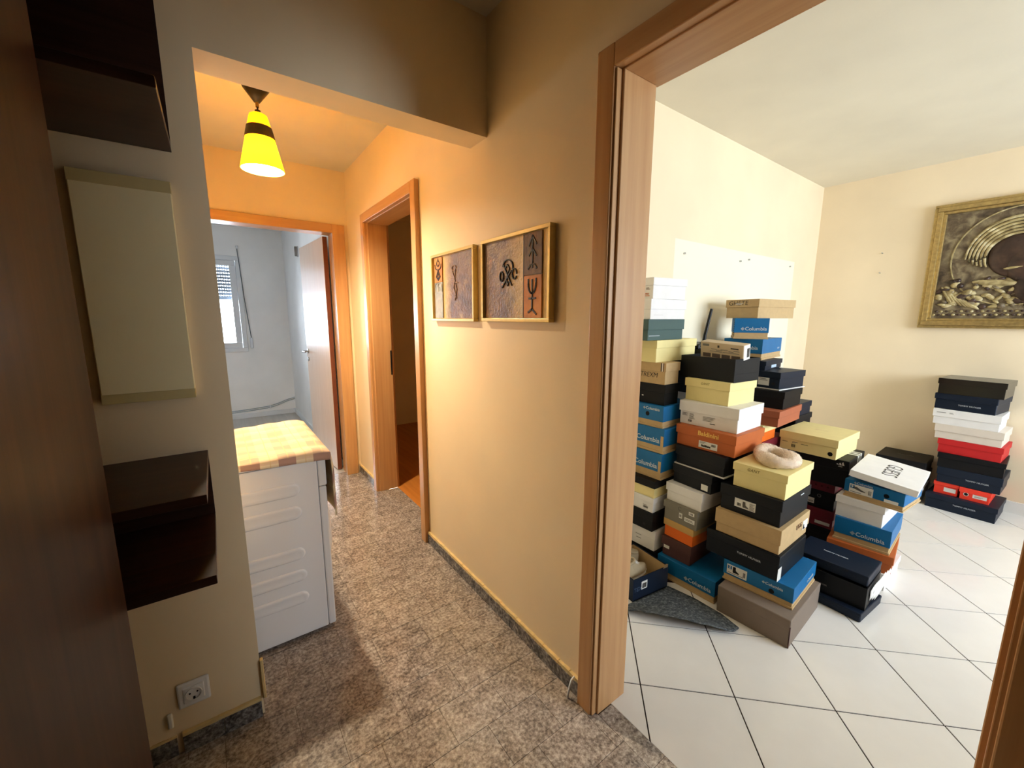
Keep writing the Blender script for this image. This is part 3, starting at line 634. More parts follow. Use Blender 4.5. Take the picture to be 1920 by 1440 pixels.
strokes('tree_sign', [[(cx, 0.305), (cx, 0.195)], [(cx, 0.305), (cx-0.02, 0.272)], [(cx, 0.305), (cx+0.022, 0.275)], [(cx, 0.262), (cx-0.02, 0.238)], [(cx, 0.262), (cx+0.022, 0.236)], [(cx-0.024, 0.192), (cx-0.012, 0.204), (cx, 0.206), (cx+0.014, 0.204), (cx+0.024, 0.192)]], 0.0055, M_STROKE, p2, -0.0165)
strokes('trident_sign', [[(cx, 0.152), (cx, 0.045)], arc(cx, 0.138, 0.022, 0.034, 180, 360), [(cx-0.022, 0.138), (cx-0.022, 0.155)], [(cx+0.022, 0.138), (cx+0.022, 0.155)], [(cx-0.018, 0.086), (cx+0.020, 0.086)], [(cx, 0.048), (cx-0.022, 0.036)], [(cx, 0.048), (cx+0.024, 0.030)]], 0.0065, M_STROKE, p2, -0.0165)
cx, cz = -0.045, 0.19
strokes('knot_sign', [arc(cx+0.008, cz+0.018, 0.034, 0.030, -15, 165), [(cx-0.02, cz+0.03), (cx+0.034, cz-0.05)], [(cx+0.03, cz+0.005), (cx-0.03, cz-0.055)], arc(cx-0.034, cz-0.012, 0.012, 0.018, 0, 360), arc(cx+0.052, cz-0.008, 0.014, 0.020, 0, 330), [(cx+0.0, cz-0.03), (cx+0.008, cz-0.05), (cx+0.014, cz-0.035)], [(cx-0.01, cz+0.015), (cx+0.005, cz+0.03), (cx+0.02, cz+0.015), (cx+0.01, cz+0.0)]], 0.0042, M_STROKE, p2, -0.0150, 0.004)

# metal relief icon on the back wall
ic = thing('relief_icon', 'large bronze and silver relief picture in a heavy antique gold frame', 'picture', (XB, 0.742-0.38, 1.304), RZ)
WI, HI = 0.76, 0.903; dep = 0.05
M_IFR = plain('antique_gold_frame', (182, 158, 104), 0.3, 0.25, 50, 0.2, 0.6, 0.75)
M_IBG = art_mat('bronze_background', [(0.3, lin((58, 46, 34))), (0.5, lin((104, 88, 66))), (0.7, lin((152, 138, 106)))], 16, 0.45, 0.8)
M_IDK = art_mat('dark_bronze_figure', [(0.3, lin((38, 24, 20))), (0.7, lin((84, 62, 50)))], 14, 0.4, 0.3)
M_ISI = art_mat('silver_gilt_cloth', [(0.3, lin((120, 100, 60))), (0.55, lin((186, 168, 120))), (0.75, lin((226, 214, 176)))], 20, 0.35, 0.5)
for k, (o0, o1, d) in enumerate(((0.0, 0.022, 0.042), (0.020, 0.052, 0.055), (0.050, 0.072, 0.040))):
    for bx in ((-WI/2+o0, WI/2-o0, o0, o1), (-WI/2+o0, WI/2-o0, HI-o1, HI-o0), (-WI/2+o0, -WI/2+o1, o1, HI-o1), (WI/2-o1, WI/2-o0, o1, HI-o1)):
        box('frame_bar', bx[0], bx[1], -d, 0, bx[2], bx[3], M_IFR, ic, 0.005, 2)
box('relief_ground', -WI/2+0.06, WI/2-0.06, -0.022, 0, 0.06, HI-0.06, M_IBG, ic)
def blob(name, cx, cz, rx, rz, ry, mt, y=-0.022, rot=0.0):
    bm = bmesh.new(); bmesh.ops.create_uvsphere(bm, u_segments=20, v_segments=12, radius=1)
    for v in bm.verts:
        x, z = v.co.x*rx, v.co.z*rz
        v.co = (cx+x*math.cos(rot)-z*math.sin(rot), y+v.co.y*ry, cz+x*math.sin(rot)+z*math.cos(rot))
    return smooth(link(name, newmesh(name, bm), mt, ic), 180)
def LXI(yw): return 0.362-yw           # wall y to picture x
def LZI(zw): return zw-1.304
hc = (LXI(0.300), LZI(1.800))
bm = bmesh.new()
for r, t in ((0.315, 0.007),):
    for i in range(48):
        a0, a1 = 2*math.pi*i/48, 2*math.pi*(i+1)/48
        stroke(bm, [(hc[0]+r*math.cos(a0), hc[1]+r*1.05*math.sin(a0)), (hc[0]+r*math.cos(a1), hc[1]+r*1.05*math.sin(a1))], t, -0.022, 0.008)
link('halo_rim', newmesh('halo_rim', bm), M_ISI, ic)
def gold_arc(r, a0, a1, wd_, zz=1.05, dy=0.0):
    pts = [(hc[0]+r*math.cos(math.radians(a0+(a1-a0)*i/18)), -0.026-dy, hc[1]+r*zz*math.sin(math.radians(a0+(a1-a0)*i/18))) for i in range(19)]
    tube('veil_fold', pts, [wd_*(0.35+0.65*math.sin(math.pi*(i+1)/20)) for i in range(19)], M_ISI, ic, 8)
for k in range(6): gold_arc(0.150+0.019*k, 62-4*k, 205-5*k, 0.0105, 1.02+0.012*k, 0.012-0.002*k)
blob('veil', hc[0]+0.01, hc[1]+0.005, 0.150, 0.150, 0.035, M_IDK)
blob('face', hc[0]+0.045, hc[1]-0.05, 0.10, 0.13, 0.05, M_IDK)
blob('collar', hc[0]-0.075, hc[1]-0.175, 0.12, 0.022, 0.03, M_ISI, -0.026, -0.10)
for i in range(110):
    x = random.uniform(-0.29, 0.29); z = random.uniform(0.155, 0.35)
    blob('robe_lump', x, z, random.uniform(0.014, 0.034), random.uniform(0.010, 0.022), random.uniform(0.010, 0.02), random.choice((M_ISI, M_ISI, M_IBG, M_IDK)), -0.024, random.uniform(-0.8, 0.8))
for i in range(7): blob('sleeve_fold', -0.245+0.022*i, 0.24-0.012*i, 0.012, 0.075-0.004*i, 0.018, M_ISI, -0.024, 0.5+0.07*i)
for i in range(2):
    for k in range(24): blob('border_bead', -0.30+0.026*k+0.013*i, 0.098+0.026*i, 0.009, 0.008, 0.007, M_IDK if (k+i) % 2 else M_ISI)
blob('child_head', LXI(0.215), LZI(1.585), 0.085, 0.10, 0.045, M_IDK)
blob('bright_fold', LXI(0.27), LZI(1.725), 0.085, 0.012, 0.02, M_ISI, -0.05, 0.12)
for k, (yy, zz) in enumerate(((1.021, 1.903), (1.020, 1.746))):
    nl = tag(tube('wall_nail', [(XB, yy, zz), (XB-0.022, yy, zz+0.002)], 0.004, M_STEEL), ('upper' if k == 0 else 'lower')+' bare nail in the cream wall beside the relief icon', 'nail')
for k, (xx, zz, lb) in enumerate(((2.388, 1.766, 'bare screw in the pale wall rectangle nearest the door frame'), (3.099, 1.776, 'bare screw in the middle of the pale wall rectangle'), (3.225, 1.797, 'small hook screw beside the middle screw on the pale wall rectangle'), (3.954, 1.801, 'bare screw in the pale wall rectangle near the room corner'))):
    tag(tube('wall_screw', [(xx, YL, zz), (xx, YL-0.012, zz)], 0.006, M_STEEL), lb, 'screw')

# ------------------------------------------------------------------ shoe boxes
G_BOX = 'shoe boxes stacked in the room'
def card(name, rgb, rough=0.55): return plain('card_'+name, rgb, rough, 0.03, 20, 0.0, 0.4 if sum(rgb) > 120 else 0.22)
C = dict(cream=card('cream', (240, 224, 158)), white=card('white', (236, 233, 230)), offwhite=card('offwhite', (222, 210, 196)), black=card('black', (12, 12, 14), 0.5),
         navy=card('navy', (22, 32, 48), 0.45), grey=card('taupe', (132, 116, 102), 0.7), kraft=M_KRAFT, green=card('green', (70, 94, 90)), orange=card('orange', (238, 110, 22)),
         rust=card('rust', (190, 98, 42)), terra=card('terracotta', (176, 98, 66)), maroon=card('maroon', (82, 50, 46)), burg=card('burgundy', (120, 18, 38)), red=card('red', (196, 28, 30)), coral=card('coral', (244, 62, 40)),
         greyc=card('warmgrey', (128, 122, 108)), tan=card('tan', (206, 162, 92)), blue=M_COLBLUE, lightblack=card('charcoal', (18, 21, 26), 0.45))
C['gloss'] = plain('card_gloss_black', (14, 14, 15), 0.22, 0.03, 20, 0, 0.6)
class Box: pass
def shoe_box(Nx, Ny, z, b, a, h, th, label, body='white', lid=None, skirt=0.42, style='lid', bev=0.0012, tilt=0.0):
    q = Box(); q.a, q.b, q.h = a, b, h
    t = math.radians(th); u = Vector((math.cos(t), math.sin(t))); v = Vector((u.y, -u.x)); c = Vector((Nx, Ny))+u*a/2+v*b/2
    q.o = thing('shoe_box', label, 'shoe box', (c.x, c.y, z), t-math.pi/2, G_BOX)
    if tilt: q.o.rotation_euler = (tilt, 0, t-math.pi/2); q.o.location.z += math.sin(tilt)*a/2
    X, Y = b/2, a/2; q.inset = {'lid': 0.0055, 'col': 0.003, 'flap': 0.001, 'open': 0.0}[style]
    if style == 'lid':
        s = h*skirt if skirt < 1 else h-0.004
        q.body = box('body', -X+0.0055, X-0.0055, -Y+0.0055, Y-0.0055, 0, h-0.003, C[body], q.o, bev)
        q.lid = box('lid', -X, X, -Y, Y, h-s, h, C[lid or body], q.o, bev); q.skirt = s
    elif style == 'col':                     # blue hinged lid over a kraft tray
        q.body = box('body', -X+0.003, X-0.003, -Y+0.003, Y-0.003, 0, h-0.002, C['kraft'], q.o, bev)
        q.lid = box('lid', -X, X, -Y, Y, h*0.30, h, C['blue'], q.o, bev); q.skirt = h*0.70
        box('tray_edge', -X-0.001, X+0.001, -Y-0.001, Y+0.001, 0.0, h*0.10, C['kraft'], q.o, bev)
    elif style == 'flap':
        q.body = box('body', -X+0.001, X-0.001, -Y+0.001, Y-0.001, 0, h-0.001, C[body], q.o, bev)
        q.lid = box('lid', -X, X, -Y, Y, h*0.62, h, C[lid or body], q.o, max(bev, 0.004), 2); q.skirt = h*0.38
    elif style == 'open':
        w_ = 0.004
        bm = bmesh.new()
        for bb in ((-X,X,-Y,-Y+w_,0,h),(-X,X,Y-w_,Y,0,h),(-X,-X+w_,-Y+w_,Y-w_,0,h),(X-w_,X,-Y+w_,Y-w_,0,h),(-X,X,-Y,Y,0,w_)): addbox(bm, *bb)
        q.body = link('body', newmesh('body', bm), C[body], q.o); q.lid = None; q.skirt = 0
        if lid:
            bm = bmesh.new(); i = w_+0.0006
            for bb in ((-X+i,X-i,-Y+i,-Y+i+0.001,w_,h-0.003),(-X+i,X-i,Y-i-0.001,Y-i,w_,h-0.003),(-X+i,-X+i+0.001,-Y+i,Y-i,w_,h-0.003),(X-i-0.001,X-i,-Y+i,Y-i,w_,h-0.003),(-X+i,X-i,-Y+i,Y-i,w_,w_+0.001)): addbox(bm, *bb)
            link('lining', newmesh('lining', bm), C[lid], q.o)
    return q
def place(q, o, face, s, t, off):
    if face in 'LR' and q.lid is not None and t <= q.h-q.skirt: off -= q.inset
    X, Y = q.b/2, q.a/2
    if face == 'L':   mtx = Matrix(((0, 0, -1, -X-off), (-1, 0, 0, Y-s), (0, 1, 0, t), (0, 0, 0, 1)))
    elif face == 'R': mtx = Matrix(((1, 0, 0, -X+s), (0, 0, -1, -Y-off), (0, 1, 0, t), (0, 0, 0, 1)))
    elif face == 'T': mtx = Matrix(((0, 1, 0, -X+s), (-1, 0, 0, Y-t), (0, 0, 1, q.h+off), (0, 0, 0, 1)))   # reads along -y
    else:             mtx = Matrix(((-1, 0, 0, -X+s), (0, -1, 0, Y-t), (0, 0, 1, q.h+off), (0, 0, 0, 1)))  # 'U' reads along -x
    o.matrix_local = mtx
def onlid(q, t): return q.lid is not None and t > q.h-q.skirt
def par_of(q, face, t): return q.lid if (face in 'TU' or onlid(q, t)) else q.body
def sticker(q, face, s, t, w_, h_, mt=M_LABEL, name='sticker', off=0.0006, par=None):
    p = par or par_of(q, face, t)
    bm = bmesh.new(); addbox(bm, -w_/2, w_/2, -h_/2, h_/2, -0.0004, 0.0)
    o = link(name, newmesh(name, bm), mt, p); place(q, o, face, s, t, off); return o
def text(q, face, s, t, size, body, mt, shear=0.0, bold=0.0, sx=1.0, off=0.0008, rot=0.0, name='print'):
    o = link(name, textmesh(body, size, 0.0004, shear, bold, sx), mt, par_of(q, face, t)); place(q, o, face, s, t, off)
    if rot: o.matrix_local = o.matrix_local @ Matrix.Rotation(rot, 4, 'Z')
    return o
def hole(q, face, s, t, r, rim=None):
    bm = bmesh.new(); n = 20; vs = [bm.verts.new((r*math.cos(2*math.pi*i/n), r*math.sin(2*math.pi*i/n), 0)) for i in range(n)]; f = bm.faces.new(vs)
    bmesh.ops.solidify(bm, geom=[f], thickness=0.0006)
    o = link('finger_hole', newmesh('finger_hole', bm), M_BLACKP, par_of(q, face, t)); place(q, o, face, s, t, 0.0012)
    if rim:
        bm = bmesh.new(); A = [bm.verts.new((r*math.cos(2*math.pi*i/n), r*math.sin(2*math.pi*i/n), 0)) for i in range(n)]; B = [bm.verts.new((r*1.3*math.cos(2*math.pi*i/n), r*1.3*math.sin(2*math.pi*i/n), 0)) for i in range(n)]
        for i in range(n): bm.faces.new((A[i], B[i], B[(i+1)%n], A[(i+1)%n]))
        o = link('hole_rim', newmesh('hole_rim', bm), rim, par_of(q, face, t)); place(q, o, face, s, t, 0.0015)
def columbia(q, face, s, t, size, mt=M_SILV):
    text(q, face, s, t, size, 'Columbia', mt, 0, size*0.012)
    wd_ = size*2.15
    bm = bmesh.new(); r = size*0.40; k = r*0.46       # four-lobed diamond emblem
    for dx, dy in ((0, 1), (0, -1), (1, 0), (-1, 0)):
        cx, cy = dx*k, dy*k; vs = [bm.verts.new((cx+r*0.50*x, cy+r*0.50*y, 0)) for x, y in ((0, -1), (1, 0), (0, 1), (-1, 0))]; bm.faces.new(vs)
    bmesh.ops.solidify(bm, geom=list(bm.faces), thickness=0.0005)
    o = link('emblem', newmesh('emblem', bm), mt, par_of(q, face, t)); place(q, o, face, s-wd_-r*0.5, t, 0.0009)
def barlines(q, face, s, t, w_, h_, n=9, mt=M_INK):
    bm = bmesh.new(); random.seed(int(1000*s)+n)
    for i in range(n):
        x = -w_/2+w_*i/n; addbox(bm, x, x+w_/n*random.choice((0.35, 0.6)), -h_/2, h_/2, 0, 0.0003)
    o = link('barcode', newmesh('barcode', bm), mt, par_of(q, face, t)); place(q, o, face, s, t, 0.0014)
def textlines(q, face, s, t, w_, h_, n=3, mt=M_INKG):
    bm = bmesh.new(); random.seed(int(999*s)+n)
    for i in range(n):
        y = h_/2-h_*(i+0.5)/n; addbox(bm, -w_/2, -w_/2+w_*random.uniform(0.55, 1), y-h_/n*0.22, y+h_/n*0.22, 0, 0.0003)
    o = link('small_print', newmesh('small_print', bm), mt, par_of(q, face, t)); place(q, o, face, s, t, 0.0014)
def glyph(q, face, s, t, pts, mt, thick=0.0004, name='pictogram'):
    bm = bmesh.new(); f = bm.faces.new([bm.verts.new((x, y, 0)) for x, y in pts]); bmesh.ops.solidify(bm, geom=[f], thickness=thick)
    bmesh.ops.recalc_face_normals(bm, faces=bm.faces)
    o = link(name, newmesh(name, bm), mt, par_of(q, face, t)); place(q, o, face, s, t, 0.0014)
BOOT = [(-0.010, 0.016), (0.002, 0.016), (0.003, 0.000), (0.016, -0.008), (0.018, -0.014), (-0.010, -0.014), (-0.011, 0.0)]
SHOE = [(-0.026, 0.008), (-0.010, 0.010), (0.008, 0.000), (0.026, -0.006), (0.027, -0.010), (0.010, -0.010), (-0.024, -0.002)]
def size_label(q, s, t, num, gly, w_=0.085, h_=0.042):
    sticker(q, 'L', s, t, w_, h_, M_LABEL, off=0.0010)
    sticker(q, 'L', s-w_/2+0.013, t+h_*0.20, 0.018, 0.017, M_COLBLUE, 'size_patch', 0.0014, q.lid)
    text(q, 'L', s-w_/2+0.013, t+h_*0.20, 0.017, num, M_LABEL, 0, 0.0005, off=0.002)
    glyph(q, 'L', s-w_*0.08, t+h_*0.06, gly, M_INK if gly is BOOT else M_INKG)
    textlines(q, 'L', s-w_*0.05, t-h_*0.36, w_*0.8, h_*0.10, 1, M_INK)
    barlines(q, 'L', s+w_*0.38, t-h_*0.05, w_*0.12, h_*0.5, 5)

# --- stack in front (grey box at its foot)
q = shoe_box(1.828,0.537,0.000,0.400,0.299,0.131,92.8,'large taupe grey box on the white tiles at the foot of a stack','grey',style='flap',bev=0.003)
box('corner_seam', -q.b/2-0.001, -q.b/2+0.004, -q.a/2-0.001, -q.a/2+0.002, 0.004, 0.10, C['maroon'], q.body)
q = shoe_box(1.904,0.562,0.131,0.317,0.290,0.100,93.5,'blue and kraft shoe box marked 2 resting on the large taupe box',style='col')
size_label(q, 0.060, 0.062, '2', BOOT, 0.088, 0.046); hole(q, 'L', 0.207, 0.045, 0.011); columbia(q, 'L', 0.215, 0.072, 0.018); columbia(q, 'R', 0.235, 0.055, 0.020); columbia(q, 'T', 0.25, 0.12, 0.022)
q = shoe_box(1.894,0.624,0.231,0.316,0.325,0.120,91.3,'wide black shoe box with silver lettering under the kraft slipper box','lightblack',style='flap',bev=0.006)
text(q, 'L', 0.200, 0.060, 0.013, 'TOMMY HILFIGER', M_SILV, off=0.0012); sticker(q, 'R', 0.012, 0.035, 0.04, 0.060, M_LABEL, 'loose_label')
q = shoe_box(1.899,0.631,0.351,0.335,0.285,0.116,91.0,'brown kraft shoe box with sun mark, fifth from the top slipper stack','kraft',skirt=0.60)
text(q, 'R', 0.205, 0.074, 0.032, 'UGG', plain('brown_ink', (96, 62, 36), 0.6), 0.0, 0.0006); sticker(q, 'R', 0.285, 0.060, 0.060, 0.045, M_LABEL); glyph(q, 'R', 0.268, 0.052, [(x*0.8, y*0.8) for x, y in BOOT], M_INK)
bm = bmesh.new()
for k in range(16):
    a_ = 2*math.pi*k/16; stroke(bm, [(0, 0), (0.016*math.cos(a_), 0.016*math.sin(a_))], 0.0022, 0, 0.0005)
o = link('sun_mark', newmesh('sun_mark', bm), plain('brown_ink2', (104, 70, 30), 0.7), q.body); place(q, o, 'L', 0.045, 0.026, 0.001); o.matrix_local = o.matrix_local @ Matrix.Rotation(math.pi/2, 4, 'X')
q.o['label'] = 'brown kraft shoe box with a dark sun mark under the boot label box'
q = shoe_box(1.913,0.644,0.467,0.327,0.268,0.125,90.3,'black shoe box with a white boot label under the slipper cream box','lightblack',bev=0.002,skirt=0.40)
sticker(q, 'L', 0.115, 0.052, 0.092, 0.042); glyph(q, 'L', 0.115, 0.050, [(x*0.95, y*0.95) for x, y in BOOT], M_INKG); barlines(q, 'L', 0.090, 0.046, 0.018, 0.014, 7); textlines(q, 'L', 0.146, 0.05, 0.022, 0.034, 7); sticker(q, 'R', 0.22, 0.104, 0.035, 0.005, M_SILV, 'print')
q = shoe_box(1.926,0.640,0.593,0.301,0.229,0.114,90.5,'cream lidded shoe box with the fluffy insole lying on top','cream',skirt=0.32)
text(q, 'L', 0.090, 0.094, 0.019, 'GANT', plain('olive_ink', (150, 128, 70), 0.6), 0.2)

# --- low stack beside it
q = shoe_box(2.260,0.405,0.000,0.252,0.300,0.044,85.7,'flat navy box on the tiles under two black boxes','navy',style='flap',bev=0.004)
q = shoe_box(2.301,0.404,0.044,0.240,0.300,0.110,91.0,'deep black shoe box stuffed with paper on the flat navy box','black',style='open')
text(q, 'L', 0.11, 0.045, 0.011, 'TOMMY HILFIGER', M_INKG)
q = shoe_box(2.318,0.408,0.154,0.215,0.300,0.050,89.9,'black lid with silver lettering lying on the paper stuffed box','navy',style='flap',bev=0.004)
text(q, 'T', 0.105, 0.145, 0.013, 'TOMMY HILFIGER', M_SILV)
pp = thing('packing_paper', 'crumpled white packing paper sticking out under the black lid', 'paper', (2.50, 0.402, 0.15))
for k, (dx, dz, ln, ti) in enumerate(((-0.05, 0.0, 0.12, 0.5), (-0.02, -0.01, 0.15, 0.62), (0.01, -0.02, 0.13, 0.75))):
    bm = bmesh.new(); g_ = {}
    for i in range(7):
        for j in range(5):
            s_ = i/6; g_[i, j] = bm.verts.new((dx-0.10+0.16*s_, -0.002-0.016*s_*(1+0.3*math.sin(3*j))-0.003*k, dz-0.045+0.075*s_*ti+0.016*(j-2)*0.8+0.003*math.sin(5*i+j)))
    for i in range(6):
        for j in range(4): bm.faces.new((g_[i,j], g_[i+1,j], g_[i+1,j+1], g_[i,j+1]))
    o = smooth(link('sheet', newmesh('sheet', bm), M_PAPER, pp), 80); sm = o.modifiers.new('t', 'SOLIDIFY'); sm.thickness = 0.0012

# --- stack with the tilted white lid
q = shoe_box(2.635,0.398,0.000,0.310,0.285,0.090,91.0,'white shoe box on the tiles under the rust brown box','white',skirt=0.4)
q = shoe_box(2.646,0.384,0.090,0.306,0.272,0.099,97.2,'rust brown shoe box between a white box and a blue box','rust',skirt=0.42)
q = shoe_box(2.654,0.408,0.189,0.316,0.230,0.128,93.2,'blue and kraft shoe box resting on the rust brown box',style='col')
columbia(q, 'L', 0.150, 0.060, 0.030)
q = shoe_box(2.653,0.446,0.316,0.318,0.204,0.116,89.6,'white lidded shoe box between two blue and kraft boxes','white',skirt=0.34)
q = shoe_box(2.651,0.383,0.432,0.250,0.243,0.095,85.0,'blue and kraft shoe box marked 9 under the tilted white lid',style='col')
size_label(q, 0.072, 0.052, '9', SHOE, 0.100, 0.046); hole(q, 'L', 0.175, 0.060, 0.011); columbia(q, 'L', 0.085, 0.084, 0.017)
sticker(q, 'L', 0.195, 0.036, 0.055, 0.016, M_PAPER, 'torn_label', 0.001)
q = shoe_box(2.633,0.340,0.528,0.404,0.263,0.036,93.1,'flat white shoe box lid with black lettering lying tilted on a blue box','white',skirt=1, tilt=math.atan2(0.033, 0.263))
text(q, 'U', 0.205, 0.134, 0.092, 'GUESS', M_INK, 0.0, -0.0012, 0.84)
q = shoe_box(4.190,0.522,0.000,0.310,0.285,0.110,90.5,'white box on the tiles by the back wall under two black boxes','white',skirt=0.35)
q = shoe_box(4.192,0.526,0.110,0.310,0.275,0.100,90.0,'black box between the white floor box and another black box by the back wall','black',skirt=0.4)
q = shoe_box(4.188,0.522,0.210,0.310,0.290,0.100,91.0,'black lidded box with faint lettering, topmost beside the tall far stack','black',skirt=0.5,bev=0.004)
text(q, 'T', 0.15, 0.15, 0.012, 'TOMMY HILFIGER', M_INKG)

# --- tall stack by the back wall
q = shoe_box(4.152,0.149,0.000,0.337,0.353,0.108,87.6,'navy lettered shoe box at the bottom of the stack beneath the icon','navy',skirt=0.34,bev=0.002)
text(q, 'L', 0.20, 0.055, 0.014, 'TOMMY HILFIGER', M_SILV)
q = shoe_box(4.190,0.192,0.108,0.300,0.150,0.086,88.0,'coral red box with a round hole between navy boxes','coral',skirt=0.4)
hole(q, 'L', 0.035, 0.040, 0.010, M_LABEL); sticker(q, 'L', 0.100, 0.040, 0.066, 0.030); textlines(q, 'L', 0.1, 0.036, 0.05, 0.01, 2)
q = shoe_box(4.205,0.344,0.108,0.290,0.130,0.088,88.0,'red box with a label and no hole beside the one with a round hole','coral',skirt=0.3)
sticker(q, 'L', 0.086, 0.036, 0.060, 0.030)
q = shoe_box(4.184,0.153,0.197,0.311,0.314,0.115,88.0,'navy lettered shoe box resting on the two red boxes','navy',skirt=0.5,bev=0.002)
text(q, 'L', 0.20, 0.050, 0.014, 'TOMMY HILFIGER', M_SILV)
q = shoe_box(4.191,0.154,0.312,0.305,0.322,0.104,91.0,'plain black box under the wide red box in the far stack','black',skirt=0.35)
q = shoe_box(4.186,0.177,0.416,0.305,0.313,0.102,86.9,'wide red lidded box under the beige box in the far stack','red',skirt=0.4)
q = shoe_box(4.185,0.187,0.518,0.305,0.330,0.104,87.1,'beige lidded box between red and white boxes in the far stack','offwhite',skirt=0.5)
q = shoe_box(4.185,0.212,0.622,0.305,0.326,0.108,87.4,'white lidded box with faint grey print under a navy box in the far stack','white',skirt=0.5)
textlines(q, 'L', 0.050, 0.085, 0.06, 0.008, 1); textlines(q, 'L', 0.095, 0.085, 0.022, 0.010, 2)
q = shoe_box(4.185,0.240,0.730,0.300,0.310,0.112,82.0,'navy lettered shoe box second from top of the far stack','navy',skirt=0.38,bev=0.003)
text(q, 'L', 0.18, 0.038, 0.014, 'TOMMY HILFIGER', M_SILV)
q = shoe_box(4.190,0.215,0.842,0.300,0.326,0.110,85.5,'black lidded shoe box topping the far stack under the icon','gloss',skirt=0.36)

# --- second row: tall stack with the open paper box on top
q = shoe_box(1.844,0.862,0.000,0.310,0.312,0.115,91.8,'blue and kraft shoe box on the tiles behind the grey carpet piece',style='col')
columbia(q, 'L', 0.235, 0.058, 0.030)
q = shoe_box(1.858,1.003,0.115,0.310,0.166,0.107,91.4,'maroon brown shoe box with thin line print under an orange box','maroon',skirt=0.45)
sticker(q, 'L', 0.028, 0.050, 0.032, 0.022); strokes_ = ((0.075, 0.05, 0.07, 0.7), (0.125, 0.04, 0.09, 1.45))
for s_, t_, l_, r_ in strokes_:
    o = sticker(q, 'L', s_, t_, l_, 0.002, card('line_print', (132, 96, 88)), 'line_print', 0.0012, q.lid if t_ > q.h-q.skirt else q.body); o.matrix_local = o.matrix_local @ Matrix.Rotation(r_, 4, 'Z')
q = shoe_box(1.858,0.999,0.222,0.310,0.173,0.096,87.4,'orange shoe box with a tan lid under the warm grey box','orange','tan',skirt=0.38)
text(q, 'L', 0.09, 0.075, 0.012, 'logo', card('tan_print', (176, 132, 66))) if False else None
q = shoe_box(1.854,0.982,0.318,0.310,0.194,0.101,88.0,'warm grey shoe box with two white framed labels under a white box','greyc',skirt=0.36)
text(q, 'L', 0.095, 0.085, 0.030, 'C', card('grey_print', (96, 92, 82)))
for s_, t_, w_, h_ in ((0.162, 0.082, 0.030, 0.018), (0.100, 0.048, 0.018, 0.028)):
    sticker(q, 'L', s_, t_, w_, h_); barlines(q, 'L', s_, t_, w_*0.6, h_*0.5, 5)
sticker(q, 'L', 0.150, 0.040, 0.056, 0.022); textlines(q, 'L', 0.150, 0.040, 0.045, 0.012, 2)
q = shoe_box(1.870,0.974,0.418,0.310,0.205,0.097,87.9,'white lidded shoe box under two black boxes, above the warm grey box','white',skirt=0.45)
q = shoe_box(1.894,0.946,0.515,0.310,0.225,0.095,85.0,'black shoe box with a small square white label in the second row stack','lightblack',skirt=0.4)
sticker(q, 'L', 0.185, 0.025, 0.036, 0.030)
q = shoe_box(1.915,0.902,0.610,0.300,0.270,0.104,86.5,'black shoe box with a thin white base line under the lettered rust box','lightblack',skirt=0.5)
box('white_base_line', -q.b/2-0.002, q.b/2+0.002, -q.a/2-0.002, q.a/2+0.002, 0.0, 0.005, C['white'], q.o)
q = shoe_box(1.944,0.873,0.714,0.293,0.312,0.106,89.6,'orange brown shoe box lettered in gold under a large white box','rust',skirt=0.42)
text(q, 'L', 0.175, 0.083, 0.032, 'Baldinini', M_GOLDINK, 0, 0.0007); sticker(q, 'L', 0.175, 0.028, 0.096, 0.034); text(q, 'L', 0.165, 0.022, 0.014, 'Baldinini', M_INK, 0, 0.0006, off=0.0016); barlines(q, 'L', 0.205, 0.033, 0.022, 0.012, 7); textlines(q, 'L', 0.15, 0.037, 0.035, 0.010, 3)
q = shoe_box(1.988,0.891,0.820,0.274,0.306,0.123,91.1,'large white shoe box with printed labels above the gold lettered box','white',skirt=0.44)
textlines(q, 'L', 0.035, 0.052, 0.035, 0.016, 3, M_INK); textlines(q, 'L', 0.075, 0.045, 0.035, 0.030, 5); textlines(q, 'L', 0.165, 0.045, 0.070, 0.026, 4); textlines(q, 'L', 0.19, 0.024, 0.045, 0.008, 1, M_INK); barlines(q, 'L', 0.062, 0.020, 0.02, 0.012, 6)
q = shoe_box(2.006,0.953,0.943,0.248,0.246,0.117,86.4,'cream lidded shoe box under the open black box','cream',skirt=0.36)
text(q, 'L', 0.115, 0.096, 0.017, 'GANT', plain('olive_ink2', (150, 128, 70), 0.6), 0.2)
q = shoe_box(2.030,0.950,1.059,0.222,0.300,0.116,85.5,'open black shoe box holding printed cartons, topmost of its stack','lightblack','black',style='open')
box('lid_tray', -q.b/2+0.003, q.b/2-0.003, -q.a/2+0.003, q.a/2-0.003, 0.0, 0.002, C['black'], q.body); boxes('seam', [(-q.b/2-0.0006, q.b/2+0.0006, -q.a/2-0.0006, q.a/2+0.0006, 0.040, 0.042)], C['black'], q.body)
OPEN = q
cn = thing('paper_carton', 'beige printed cardboard carton standing in the open black box', 'carton', (2.150, 1.062, 1.073), math.radians(85.5-90))
bd = box('body', -0.030, 0.030, -0.115, 0.115, 0, 0.180, card('carton_beige', (206, 186, 156)), cn, 0.002); cn.rotation_euler.y = math.radians(-9); cn.rotation_euler.x = math.radians(3)
def on_carton(pts, y, z, name='carton_print', mt=M_INK):
    bm = bmesh.new()
    for (a0, a1, z0, z1) in pts: addbox(bm, -0.0306, -0.030, y+a0, y+a1, z+z0, z+z1)
    link(name, newmesh(name, bm), mt, bd)
random.seed(3)
on_carton([(-0.018, 0.018, -0.006, 0.006)], 0.085, 0.164, mt=M_INKG); on_carton([(-0.02, 0.02, -0.003, 0.003)], -0.07, 0.158); on_carton([(-0.005, 0.005, -0.006, 0.006)], 0.015, 0.161)
